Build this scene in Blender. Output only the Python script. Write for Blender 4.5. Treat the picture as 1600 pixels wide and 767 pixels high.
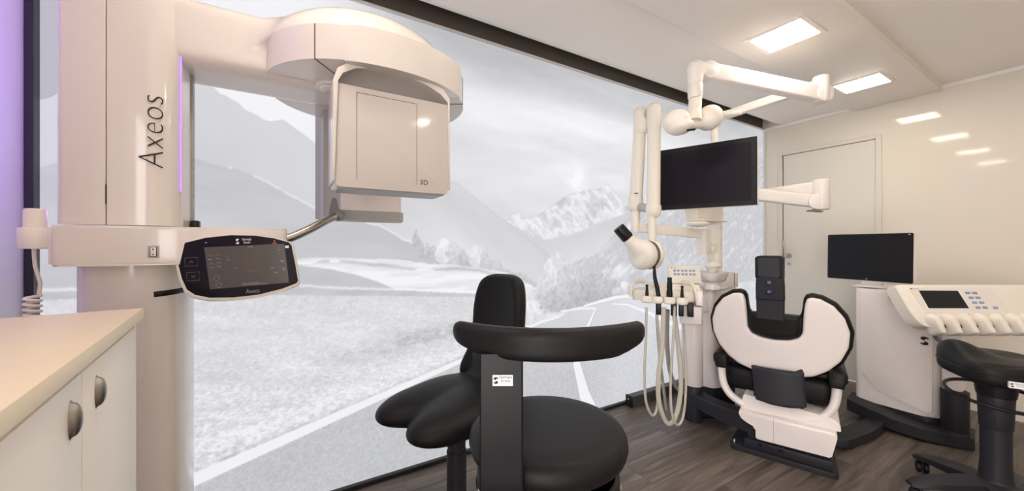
import bpy, bmesh, math, random
import numpy as np
from mathutils import Vector, Matrix

# ------------------------------------------------------------------ clear
for o in list(bpy.data.objects): bpy.data.objects.remove(o, do_unlink=True)
S = bpy.context.scene
COL = S.collection
random.seed(4)
PI = math.pi
def rad(a): return math.radians(a)

# ------------------------------------------------------------------ camera, world, exposure
CAM_H = 1.15
cam_d = bpy.data.cameras.new('camera'); cam = bpy.data.objects.new('camera', cam_d); COL.objects.link(cam)
cam.location = (0, 0, CAM_H); cam.rotation_euler = (rad(90), 0, rad(-30.9))
cam_d.sensor_width = 36.0; cam_d.lens = 576.0/1600.0*36.0; cam_d.clip_start = 0.02
S.camera = cam
w = bpy.data.worlds.new('world'); S.world = w; w.use_nodes = True
w.node_tree.nodes['Background'].inputs[0].default_value = (1.0, 0.95, 0.95, 1)
w.node_tree.nodes['Background'].inputs[1].default_value = 9.5
S.view_settings.view_transform = 'Standard'; S.view_settings.look = 'None'
S.view_settings.exposure = 0.0; S.view_settings.gamma = 1.0
S.view_settings.use_curve_mapping = False
LAMP_W = 26.0          # radiance of the ceiling light diffusers
MURAL_E = 0.90         # backlight strength of the printed light-box wall
LED_E = 105.0

# room dimensions (metres); mural wall runs along +X at Y = 1.91
X0, X1, Y0, Y1, ZC = -0.750, 4.08, -1.55, 1.91, 2.32

# ------------------------------------------------------------------ helpers: survey points
_F = Vector((math.sin(rad(30.9)), math.cos(rad(30.9)), 0)); _R = Vector((math.cos(rad(30.9)), -math.sin(rad(30.9)), 0))
def at(px, py, t):     # a surveyed point: photograph position and distance in metres
    return Vector((0, 0, CAM_H)) + t*(_F + (px-800)/576.0*_R + Vector((0, 0, (383.5-py)/576.0)))

# ------------------------------------------------------------------ materials
MATS = {}
def mat(name, rgb, rough=0.5, metal=0.0, var=0.04, scale=12.0, bump=0.0, bscale=300.0, coat=0.0, spec=0.5, trans=0.0, ior=1.45, emit=None, es=0.0):
    m = bpy.data.materials.new(name); m.use_nodes = True
    nt = m.node_tree; b = nt.nodes['Principled BSDF']
    tc = nt.nodes.new('ShaderNodeTexCoord')
    nz = nt.nodes.new('ShaderNodeTexNoise'); nz.inputs['Scale'].default_value = scale; nz.inputs['Detail'].default_value = 4
    nt.links.new(tc.outputs['Object'], nz.inputs['Vector'])
    mx = nt.nodes.new('ShaderNodeMix'); mx.data_type = 'RGBA'
    mx.inputs[6].default_value = (*[c*(1-var) for c in rgb], 1); mx.inputs[7].default_value = (*[min(1, c*(1+var)) for c in rgb], 1)
    nt.links.new(nz.outputs['Fac'], mx.inputs[0]); nt.links.new(mx.outputs[2], b.inputs['Base Color'])
    b.inputs['Roughness'].default_value = rough; b.inputs['Metallic'].default_value = metal
    b.inputs['Specular IOR Level'].default_value = spec; b.inputs['Coat Weight'].default_value = coat
    b.inputs['Coat Roughness'].default_value = 0.06
    b.inputs['Transmission Weight'].default_value = trans; b.inputs['IOR'].default_value = ior
    if emit:
        b.inputs['Emission Color'].default_value = (*emit, 1); b.inputs['Emission Strength'].default_value = es
    if bump:
        n2 = nt.nodes.new('ShaderNodeTexNoise'); n2.inputs['Scale'].default_value = bscale; n2.inputs['Detail'].default_value = 3
        nt.links.new(tc.outputs['Object'], n2.inputs['Vector'])
        bp = nt.nodes.new('ShaderNodeBump'); bp.inputs['Strength'].default_value = bump; bp.inputs['Distance'].default_value = 0.002
        nt.links.new(n2.outputs['Fac'], bp.inputs['Height']); nt.links.new(bp.outputs[0], b.inputs['Normal'])
    MATS[name] = m
    return m
WHITE = mat('white_lacquer', (0.74, 0.68, 0.63), 0.22, var=0.015, coat=0.6)
WHITE2 = mat('white_plastic', (0.79, 0.745, 0.70), 0.33, var=0.015, coat=0.2)
PINKW = mat('pearl_plastic', (0.86, 0.80, 0.775), 0.28, var=0.015, coat=0.3)
SENSORM = mat('pink_grey_lacquer', (0.63, 0.57, 0.53), 0.16, var=0.01, coat=0.6)
IVORY = mat('ivory_plastic', (0.83, 0.78, 0.70), 0.36, var=0.02)
BLACK = mat('black_upholstery', (0.0085, 0.008, 0.009), 0.48, var=0.15, scale=40, bump=0.08, bscale=500, spec=0.26)
BLACKP = mat('black_plastic', (0.008, 0.008, 0.010), 0.38, var=0.1, spec=0.35)
CHAR = mat('charcoal_plastic', (0.022, 0.022, 0.028), 0.5, spec=0.35, var=0.08, bump=0.05)
GREYP = mat('grey_plastic', (0.20, 0.20, 0.21), 0.4, var=0.05)
LGREY = mat('light_grey_plastic', (0.42, 0.41, 0.40), 0.4, var=0.04)
METAL = mat('brushed_metal', (0.46, 0.43, 0.40), 0.32, metal=1.0, var=0.08, scale=60)
CHROME = mat('chrome', (0.75, 0.73, 0.70), 0.12, metal=1.0, var=0.03)
PEWTER = mat('pewter_handle', (0.36, 0.33, 0.295), 0.38, metal=1.0, var=0.2, scale=60)
SCREEN = mat('dark_screen', (0.007, 0.004, 0.010), 0.40, var=0.05, spec=0.25)
SCREEN2 = mat('grey_screen', (0.012, 0.012, 0.015), 0.40, var=0.05, spec=0.25)
HOSE = mat('hose_rubber', (0.56, 0.53, 0.46), 0.5, var=0.05)
HOSEG = mat('grey_hose_rubber', (0.36, 0.34, 0.31), 0.5, var=0.05)
GLASS = mat('clear_glass', (0.95, 0.96, 0.96), 0.03, var=0.0, trans=0.95, ior=1.3)
INK = mat('black_ink', (0.012, 0.011, 0.012), 0.5, var=0.02)
INKG = mat('grey_ink', (0.30, 0.29, 0.29), 0.5, var=0.02)
INKW = mat('white_ink', (0.88, 0.88, 0.88), 0.5, var=0.02)
BLUEB = mat('blue_button', (0.26, 0.32, 0.50), 0.4, var=0.05)
ORANGE = mat('amber_ink', (0.55, 0.20, 0.03), 0.4, var=0.05)
SEAM = mat('seam_shadow_gap', (0.13, 0.105, 0.09), 0.7, var=0.05)
LED = mat('violet_led_strip', (0.5, 0.3, 0.9), 0.4, emit=(0.42, 0.20, 1.0), es=0.95)
LEDB = mat('violet_led_band', (0.5, 0.3, 0.9), 0.4, emit=(0.46, 0.20, 1.0), es=LED_E)
DIFF = mat('lamp_diffuser', (0.9, 0.88, 0.8), 0.4, emit=(1.0, 0.905, 0.765), es=LAMP_W)
LENS = mat('blue_glass_lens', (0.06, 0.08, 0.26), 0.06, var=0.05, coat=1.0)
WORKTOP = mat('cream_laminate', (0.86, 0.73, 0.53), 0.4, var=0.03)
CABW = mat('cream_cabinet_paint', (0.87, 0.81, 0.745), 0.45, var=0.03, bump=0.04, bscale=60)
WALLM = mat('glossy_wall_panel', (0.76, 0.70, 0.605), 0.06, var=0.015, scale=2.0, spec=0.45)
DOORM = mat('door_paint', (0.73, 0.69, 0.61), 0.25, var=0.015, scale=3.0)
FRAMEM = mat('door_frame_paint', (0.71, 0.665, 0.585), 0.3, var=0.015, scale=3.0)
WALLL = mat('pale_grey_wall', (0.62, 0.60, 0.60), 0.5, var=0.03, scale=3.0)
CEILM = mat('ceiling_paint', (0.88, 0.825, 0.765), 0.45, var=0.02, scale=2.0)
COVE_SHADE = mat('painted_cove_shade', (0.10, 0.083, 0.068), 0.6, var=0.05)  # shade band over the light-box, put into a dark brown colour
ALU = mat('dark_anodised_frame', (0.02, 0.02, 0.022), 0.4, var=0.05)
DUCT = mat('dark_grey_duct', (0.075, 0.075, 0.078), 0.45, var=0.06)
SILVERF = mat('white_frame', (0.70, 0.69, 0.68), 0.4, var=0.02)

def wood_mat():
    m = bpy.data.materials.new('brown_wood_vinyl'); m.use_nodes = True
    nt = m.node_tree; N = nt.nodes; L = nt.links; b = N['Principled BSDF']
    tc = N.new('ShaderNodeTexCoord'); oi = N.new('ShaderNodeObjectInfo')
    mp = N.new('ShaderNodeMapping'); mp.inputs['Scale'].default_value = (1.6, 22.0, 1.0)
    L.new(tc.outputs['Object'], mp.inputs['Vector'])
    mu = N.new('ShaderNodeMath'); mu.operation = 'MULTIPLY'; mu.inputs[1].default_value = 57.0; L.new(oi.outputs['Random'], mu.inputs[0])
    wn = N.new('ShaderNodeTexNoise'); wn.noise_dimensions = '4D'; wn.inputs['Scale'].default_value = 1.0; wn.inputs['Detail'].default_value = 7; wn.inputs['Roughness'].default_value = 0.62; wn.inputs['Distortion'].default_value = 1.1
    L.new(mp.outputs[0], wn.inputs['Vector']); L.new(mu.outputs[0], wn.inputs['W'])
    mp2 = N.new('ShaderNodeMapping'); mp2.inputs['Scale'].default_value = (6.0, 160.0, 1.0); L.new(tc.outputs['Object'], mp2.inputs['Vector'])
    fn = N.new('ShaderNodeTexNoise'); fn.noise_dimensions = '4D'; fn.inputs['Scale'].default_value = 1.0; fn.inputs['Detail'].default_value = 4
    L.new(mp2.outputs[0], fn.inputs['Vector']); L.new(mu.outputs[0], fn.inputs['W'])
    r = N.new('ShaderNodeValToRGB'); e = r.color_ramp.elements
    e[0].position = 0.30; e[0].color = (0.060, 0.047, 0.039, 1); e[1].position = 0.72; e[1].color = (0.250, 0.203, 0.172, 1)
    k = e.new(0.5); k.color = (0.140, 0.112, 0.094, 1)
    L.new(wn.outputs['Fac'], r.inputs[0])
    mx = N.new('ShaderNodeMix'); mx.data_type = 'RGBA'; mx.blend_type = 'MULTIPLY'; mx.inputs[0].default_value = 0.55
    r2 = N.new('ShaderNodeValToRGB'); r2.color_ramp.elements[0].position = 0.35; r2.color_ramp.elements[0].color = (0.55, 0.55, 0.55, 1); r2.color_ramp.elements[1].position = 0.62; r2.color_ramp.elements[1].color = (1.15, 1.15, 1.15, 1)
    L.new(fn.outputs['Fac'], r2.inputs[0]); L.new(r.outputs[0], mx.inputs[6]); L.new(r2.outputs[0], mx.inputs[7])
    hv = N.new('ShaderNodeHueSaturation'); L.new(mx.outputs[2], hv.inputs['Color'])
    mr = N.new('ShaderNodeMapRange'); mr.inputs['To Min'].default_value = 0.86; mr.inputs['To Max'].default_value = 1.14
    L.new(oi.outputs['Random'], mr.inputs[0]); L.new(mr.outputs[0], hv.inputs['Value'])
    L.new(hv.outputs[0], b.inputs['Base Color'])
    b.inputs['Roughness'].default_value = 0.42
    bp = N.new('ShaderNodeBump'); bp.inputs['Strength'].default_value = 0.25; bp.inputs['Distance'].default_value = 0.001
    L.new(fn.outputs['Fac'], bp.inputs['Height']); L.new(bp.outputs[0], b.inputs['Normal'])
    return m
WOOD = wood_mat()

# ------------------------------------------------------------------ mesh builder
def catmull(pts, n=8, closed=False):
    P = [Vector(p) for p in pts]
    if len(P) < 3 and not closed: return P
    out = []; N = len(P)
    rng = range(N) if closed else range(N-1)
    for i in rng:
        if closed: p0, p1, p2, p3 = P[(i-1) % N], P[i], P[(i+1) % N], P[(i+2) % N]
        else: p0 = P[max(i-1, 0)]; p1 = P[i]; p2 = P[i+1]; p3 = P[min(i+2, N-1)]
        for k in range(n):
            t = k/n
            out.append(0.5*((2*p1)+(p2-p0)*t+(2*p0-5*p1+4*p2-p3)*t*t+(3*p1-p0-3*p2+p3)*t**3))
    if not closed: out.append(P[-1])
    return out
def catmull2(pts, n=6):
    return [(p.x, p.y) for p in catmull([Vector((a, b, 0)) for a, b in pts], n, True)]

class MB:
    def __init__(self): self.bm = bmesh.new()
    def _add(self, tb, M=None):
        bmesh.ops.recalc_face_normals(tb, faces=tb.faces)
        if M is not None: bmesh.ops.transform(tb, matrix=M, verts=tb.verts)
        me = bpy.data.meshes.new('tmp'); tb.to_mesh(me); tb.free(); self.bm.from_mesh(me); bpy.data.meshes.remove(me)
        return self
    def box(self, lo, hi, bev=0.0, seg=2, M=None):
        tb = bmesh.new(); bmesh.ops.create_cube(tb, size=1.0)
        for v in tb.verts: v.co = Vector([(lo[i]+hi[i])/2 + v.co[i]*(hi[i]-lo[i]) for i in range(3)])
        if bev: bmesh.ops.bevel(tb, geom=tb.edges[:], offset=bev, segments=seg, profile=0.5, affect='EDGES', clamp_overlap=True)
        return self._add(tb, M)
    def prism(self, pts, a, b, plane='xy', bev=0.0, seg=2, M=None):
        tb = bmesh.new()
        def mk(p, h): return {'xy': (p[0], p[1], h), 'xz': (p[0], h, p[1]), 'yz': (h, p[0], p[1])}[plane]
        v0 = [tb.verts.new(mk(p, a)) for p in pts]; v1 = [tb.verts.new(mk(p, b)) for p in pts]
        f0 = tb.faces.new(v0); f1 = tb.faces.new(v1); n = len(pts)
        for i in range(n): tb.faces.new((v0[i], v0[(i+1) % n], v1[(i+1) % n], v1[i]))
        if bev:
            es = list(set(list(f0.edges)+list(f1.edges)))
            bmesh.ops.bevel(tb, geom=es, offset=bev, segments=seg, profile=0.5, affect='EDGES', clamp_overlap=True)
        return self._add(tb, M)
    def loft(self, rings, cap=True, closed_ring=True, M=None):
        tb = bmesh.new(); V = [[tb.verts.new(p) for p in r] for r in rings]; n = len(rings[0])
        for a, b in zip(V[:-1], V[1:]):
            for i in range(n if closed_ring else n-1):
                j = (i+1) % n
                try: tb.faces.new((a[i], a[j], b[j], b[i]))
                except ValueError: pass
        if cap and closed_ring: tb.faces.new(V[0][::-1]); tb.faces.new(V[-1])
        return self._add(tb, M)
    def lathe(self, prof, c=(0, 0, 0), seg=32, M=None, sx=1.0, sy=1.0):
        rings = [[Vector((c[0]+sx*max(r, 1e-4)*math.cos(2*PI*i/seg), c[1]+sy*max(r, 1e-4)*math.sin(2*PI*i/seg), c[2]+z)) for i in range(seg)] for r, z in prof]
        return self.loft(rings, True, True, M)
    def cyl(self, p0, p1, r0, r1=None, seg=24, bev=0.0):
        p0 = Vector(p0); p1 = Vector(p1); r1 = r0 if r1 is None else r1
        d = p1-p0; L = d.length; M = Matrix.Translation(p0) @ d.to_track_quat('Z', 'Y').to_matrix().to_4x4()
        if bev: prof = [(0, 0), (r0-bev, 0), (r0-bev*0.3, bev*0.3), (r0, bev), (r1, L-bev), (r1-bev*0.3, L-bev*0.3), (r1-bev, L), (0, L)]
        else: prof = [(0, 0), (r0, 0), (r1, L), (0, L)]
        return self.lathe(prof, (0, 0, 0), seg, M)
    def tube(self, pts, r, seg=10, n=8, closed=False, smooth=True, sx=1.0, sy=1.0, up=None, rr=None):
        P = catmull(pts, n, closed) if smooth else [Vector(p) for p in pts]
        N = len(P); T = []
        for i in range(N):
            a = P[(i-1) % N] if (closed or i > 0) else P[i]; b = P[(i+1) % N] if (closed or i < N-1) else P[i]
            T.append((b-a).normalized())
        up = Vector(up) if up else (Vector((0, 0, 1)) if abs(T[0].z) < 0.9 else Vector((1, 0, 0)))
        nrm = (up - T[0]*up.dot(T[0])).normalized(); rings = []
        for i in range(N):
            nrm = (nrm - T[i]*nrm.dot(T[i])).normalized(); bn = T[i].cross(nrm)
            q = r if rr is None else r*float(np.interp(i/(N-1), np.linspace(0, 1, len(rr)), rr))
            rings.append([P[i] + q*(sx*math.cos(2*PI*k/seg)*bn + sy*math.sin(2*PI*k/seg)*nrm) for k in range(seg)])
        if closed: rings.append(rings[0])
        return self.loft(rings, not closed)
    def beam(self, p0, p1, wid, hgt, bev=0.006, ext=0.0, up=(0, 0, 1)):
        p0 = Vector(p0); p1 = Vector(p1); d = (p1-p0); L = d.length; x = d.normalized(); y = Vector(up).cross(x).normalized(); z = x.cross(y)
        M = Matrix(((x.x, y.x, z.x, p0.x), (x.y, y.y, z.y, p0.y), (x.z, y.z, z.z, p0.z), (0, 0, 0, 1)))
        return self.box((-ext, -wid/2, -hgt/2), (L+ext, wid/2, hgt/2), bev, 3, M)
    def sdf(self, fn, lo, hi, h=0.008):
        vs, fs = surface_nets(fn, lo, hi, h)
        me = bpy.data.meshes.new('tmp'); me.from_pydata(vs, [], fs); me.update(); self.bm.from_mesh(me); bpy.data.meshes.remove(me)
        return self
    def build(self, name, m, parent=None, sharp=38, world=False):
        if world and parent is not None:
            R = parent
            while R.parent: R = R.parent
            bmesh.ops.transform(self.bm, matrix=R.matrix_basis.inverted(), verts=self.bm.verts)
        me = bpy.data.meshes.new(name); self.bm.to_mesh(me); self.bm.free()
        for p in me.polygons: p.use_smooth = True
        me.set_sharp_from_angle(angle=rad(sharp))
        me.materials.append(m)
        o = bpy.data.objects.new(name, me); COL.objects.link(o)
        if parent is not None: o.parent = parent
        return o

def surface_nets(fn, lo, hi, h):
    ax = [np.arange(lo[i]-2*h, hi[i]+3*h, h) for i in range(3)]
    X, Y, Z = np.meshgrid(*ax, indexing='ij'); V = fn(X, Y, Z)
    s = V < 0; nx, ny, nz = V.shape
    cnt = np.zeros((nx-1, ny-1, nz-1)); acc = np.zeros((nx-1, ny-1, nz-1, 3))
    G = np.stack([X, Y, Z], -1)
    for d in range(3):
        for a in (0, 1):
            for b in (0, 1):
                o0 = [0, 0, 0]; e = [q for q in range(3) if q != d]; o0[e[0]] = a; o0[e[1]] = b; o1 = o0[:]; o1[d] = 1
                sl0 = tuple(slice(o0[i], o0[i]+V.shape[i]-1) for i in range(3)); sl1 = tuple(slice(o1[i], o1[i]+V.shape[i]-1) for i in range(3))
                va, vb = V[sl0], V[sl1]; c = (va < 0) != (vb < 0)
                t = np.where(c, va/np.where(np.abs(va-vb) < 1e-12, 1, va-vb), 0)
                p = G[sl0] + (G[sl1]-G[sl0])*t[..., None]
                acc += np.where(c[..., None], p, 0); cnt += c
    act = cnt > 0; idx = -np.ones(cnt.shape, int); idx[act] = np.arange(act.sum())
    verts = acc[act]/cnt[act][:, None]; faces = []
    for d in range(3):
        e = [q for q in range(3) if q != d]
        sl0 = [slice(1, -1)]*3; sl0[d] = slice(0, V.shape[d]-1); sl1 = list(sl0); sl1[d] = slice(1, V.shape[d])
        A = s[tuple(sl0)]; Bm = s[tuple(sl1)]; c = np.argwhere(A != Bm)
        if len(c) == 0: continue
        base = c.copy()
        for q in e: base[:, q] += 1
        fl = A[tuple(c.T)]
        def cell(da, db):
            k = base.copy(); k[:, e[0]] += da; k[:, e[1]] += db; return idx[tuple(k.T)]
        quad = np.stack([cell(-1, -1), cell(0, -1), cell(0, 0), cell(-1, 0)], 1)
        flip = fl if d != 1 else ~fl
        quad[~flip] = quad[~flip][:, ::-1]
        faces.append(quad)
    return verts.tolist(), np.concatenate(faces).tolist()
def smin(a, b, k): q = np.clip(0.5+0.5*(b-a)/k, 0, 1); return b*(1-q)+a*q - k*q*(1-q)
def ell(X, Y, Z, c, r):
    k0 = np.sqrt(((X-c[0])/r[0])**2+((Y-c[1])/r[1])**2+((Z-c[2])/r[2])**2)
    k1 = np.sqrt(((X-c[0])/r[0]**2)**2+((Y-c[1])/r[1]**2)**2+((Z-c[2])/r[2]**2)**2)
    return k0*(k0-1)/np.maximum(k1, 1e-9)
def rbox(X, Y, Z, c, hs, r):
    q = [np.abs(A-c[i])-(hs[i]-r) for i, A in enumerate((X, Y, Z))]
    return np.sqrt(sum(np.maximum(a, 0)**2 for a in q))+np.minimum(np.maximum(np.maximum(q[0], q[1]), q[2]), 0)-r
def capsule(X, Y, Z, a, b, r):
    a = np.array(a, float); b = np.array(b, float); d = b-a
    t = np.clip(((X-a[0])*d[0]+(Y-a[1])*d[1]+(Z-a[2])*d[2])/(d@d), 0, 1)
    return np.sqrt((X-a[0]-t*d[0])**2+(Y-a[1]-t*d[1])**2+(Z-a[2]-t*d[2])**2)-r
def poly2(U, V, pts):
    d = np.full(U.shape, 1e9); ins = np.zeros(U.shape, bool); n = len(pts)
    for i in range(n):
        ax, ay = pts[i]; bx, by = pts[(i+1) % n]; ex, ey = bx-ax, by-ay
        t = np.clip(((U-ax)*ex+(V-ay)*ey)/(ex*ex+ey*ey+1e-12), 0, 1)
        d = np.minimum(d, (U-ax-t*ex)**2+(V-ay-t*ey)**2)
        c = ((ay > V) != (by > V)); xi = ax + (V-ay)*ex/(ey if abs(ey) > 1e-9 else 1e-9)
        ins ^= c & (U < xi)
    d = np.sqrt(d); return np.where(ins, -d, d)
def slab(d2, w, h, r):       # round-edged plate from a 2D distance and a signed offset
    a = d2+r; b = np.abs(w)-h+r
    return np.sqrt(np.maximum(a, 0)**2+np.maximum(b, 0)**2)+np.minimum(np.maximum(a, b), 0)-r

# ------------------------------------------------------------------ scene objects
def thing(name, label, cat, loc=(0, 0, 0), rz=0.0, group=None):
    o = bpy.data.objects.new(name, None); COL.objects.link(o); o.empty_display_size = 0.05
    o.location = loc; o.rotation_euler = (0, 0, rz)
    o.matrix_basis = Matrix.Translation(Vector(loc)) @ Matrix.Rotation(rz, 4, 'Z')
    return tag(o, label, cat, group)
def tag(o, label, cat, group=None):
    o['label'] = label; o['category'] = cat
    if group: o['group'] = group
    return o
def struct(o, label=None):
    o['kind'] = 'structure'
    if label: o['label'] = label
    return o
def frame(o, x, y):          # matrix from origin and two axes
    x = Vector(x).normalized(); y = Vector(y); y = (y-x*y.dot(x)).normalized(); z = x.cross(y); o = Vector(o)
    return Matrix(((x.x, y.x, z.x, o.x), (x.y, y.y, z.y, o.y), (x.z, y.z, z.z, o.z), (0, 0, 0, 1)))
def lettering(name, body, size, M, m, parent, world=True, shear=0.0, ext=0.0004, align='CENTER', space=1.0, thin=0.0):
    cu = bpy.data.curves.new('txt', 'FONT'); cu.body = body; cu.size = size; cu.shear = shear; cu.extrude = ext
    cu.align_x = align; cu.align_y = 'CENTER'; cu.space_character = space; cu.resolution_u = 4; cu.offset = -thin
    t = bpy.data.objects.new('txt', cu); COL.objects.link(t)
    bpy.context.view_layer.update()
    me = bpy.data.meshes.new_from_object(t.evaluated_get(bpy.context.evaluated_depsgraph_get()))
    bpy.data.objects.remove(t); bpy.data.curves.remove(cu)
    b = MB(); b.bm.from_mesh(me); bpy.data.meshes.remove(me)
    bmesh.ops.transform(b.bm, matrix=M, verts=b.bm.verts)
    return b.build(name, m, parent, world=world)
def leaf_logo(name, size, M, m, parent, world=True):
    """two facing leaf-shaped marks stacked into an S"""
    b = MB()
    up = [(-0.10, 0.05), (-0.26, 0.14), (-0.33, 0.28), (-0.26, 0.42), (-0.08, 0.50), (0.14, 0.48), (0.33, 0.36), (0.36, 0.24), (0.16, 0.27), (0.05, 0.20), (0.02, 0.10)]
    b.prism([(x*size, y*size) for x, y in up], 0, 0.0006)
    b.prism([(-x*size, -y*size) for x, y in up], 0, 0.0006)
    bmesh.ops.transform(b.bm, matrix=M, verts=b.bm.verts)
    return b.build(name, m, parent, world=world)

# ================================================================== SETTING
# ---- floor of vinyl planks
fl = MB().box((X0-0.1, Y0-0.1, -0.06), (X1+0.1, Y1+0.1, -0.006)).build('floor', SEAM); struct(fl, 'dark brown wood plank floor')
PW, PL = 0.182, 1.22
pm = None
row = 0; y = Y1 - 0.002
while y > Y0:
    off = (row*0.47) % PL
    x = X0 - off
    while x < X1:
        a, bb = max(x, X0), min(x+PL, X1); c0 = max(y-PW, Y0)
        if bb-a > 0.03 and y-c0 > 0.02:
            full = abs(bb-a-PL) < 1e-6 and abs(y-c0-PW) < 1e-6
            if full and pm:
                o = bpy.data.objects.new('plank', pm); COL.objects.link(o); o.parent = fl
            else:
                o = MB().box((-(bb-a)/2+0.0004, -(y-c0)/2+0.0004, -0.006), ((bb-a)/2-0.0004, (y-c0)/2-0.0004, 0.0), 0.0005, 1).build('plank', WOOD, fl)
                if full: pm = o.data
            o.location = ((a+bb)/2, (y+c0)/2, 0)
        x += PL
    y -= PW; row += 1

# ---- walls, ceiling
struct(MB().box((X1, Y0-0.1, 0), (X1+0.1, 1.054, 2.55)).box((X1, 1.054, 2.018), (X1+0.1, 1.715, 2.55)).box((X1, 1.715, 0), (X1+0.1, Y1+0.15, 2.55)).build('wall_end', WALLM), 'glossy cream wall panel with the white door')
struct(MB().box((X0-0.1, Y0-0.1, 0), (X0, -1.32, 2.55)).box((X0-0.1, -1.32, 2.05), (X0, -0.30, 2.55)).box((X0-0.1, -0.30, 0), (X0, Y1+0.15, 2.55)).build('wall_left', WALLL), 'pale wall strip lit violet at the left edge')
# unseen entrance added behind the camera so that daylight brightens the room
struct(MB().box((X0-0.11, -1.36, 0), (X0+0.012, -1.32, 2.09), 0.002, 1).box((X0-0.11, -0.30, 0), (X0+0.012, -0.26, 2.09), 0.002, 1).box((X0-0.11, -1.32, 2.05), (X0+0.012, -0.30, 2.09), 0.002, 1).build('added_entrance', FRAMEM), 'unseen open entrance added behind the camera for daylight')
struct(MB().box((X0-0.1, Y0-0.1, 0), (X1+0.1, Y0, 2.55)).build('wall_right', WALLM), 'cream wall behind the camera')
struct(MB().box((X0-0.1, Y1, 0), (X1+0.1, Y1+0.15, 2.55)).build('wall_mural', WALLL), 'wall carrying the backlit landscape print')
# ceiling: flat, curving into a cove whose shade is painted dark above the light-box
prof = [(Y0-0.1, ZC)] + [(1.69+0.15*math.sin(a), ZC+0.15*(1-math.cos(a))) for a in np.linspace(0, PI/2, 9)] + [(1.84, 2.55), (Y0-0.1, 2.55)]
ceil = struct(MB().prism(prof, X0-0.1, X1+0.1, 'yz').build('ceiling', CEILM, sharp=50), 'cream ceiling with a lower centre panel')
MB().box((X0, 0.695, 2.28), (X1-0.001, 1.19, ZC+0.01), 0.006, 2).build('dropped_panel', CEILM, ceil)
MB().box((X0, -0.87, 2.28), (X1-0.001, -0.37, ZC+0.01), 0.006, 2).build('dropped_panel', CEILM, ceil)
MB().box((X0, 1.84, 2.50), (X1, Y1, 2.55)).build('cove_shade_back', COVE_SHADE, ceil)
MB().box((X0, 1.893, 2.3185), (X1, Y1+0.001, 2.50)).build('cove_shade_strip', COVE_SHADE, ceil)
struct(MB().box((X1-0.012, Y0, ZC-0.028), (X1, 1.88, ZC), 0.002, 1).build('trim_1', CEILM), 'slim trim where end wall meets ceiling')

# ---- door in the end wall
dr = MB().box((X1+0.003, 1.0555, 0.004), (X1+0.044, 1.7135, 2.0165), 0.003, 1).build('door_1', DOORM); struct(dr, 'flush cream door with a steel lever handle')
f = MB()
f.box((X1-0.010, 1.715, 0), (X1+0.02, 1.752, 2.05), 0.002, 1).box((X1-0.010, 1.017, 0), (X1+0.02, 1.054, 2.05), 0.002, 1).box((X1-0.010, 1.054, 2.018), (X1+0.02, 1.715, 2.05), 0.002, 1)
f.build('door_frame', FRAMEM, dr)
hd = MB().cyl((X1+0.004, 1.665, 1.05), (X1-0.012, 1.665, 1.05), 0.024, bev=0.002).build('handle_rose', METAL, dr)
MB().cyl((X1-0.012, 1.665, 1.05), (X1-0.05, 1.665, 1.05), 0.010).cyl((X1-0.045, 1.668, 1.03), (X1-0.045, 1.695, 1.20), 0.0095, bev=0.003).build('door_handle', METAL, hd)
MB().cyl((X1+0.004, 1.665, 0.975), (X1-0.006, 1.665, 0.975), 0.016, bev=0.002).build('lock_cylinder', METAL, dr)

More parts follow.
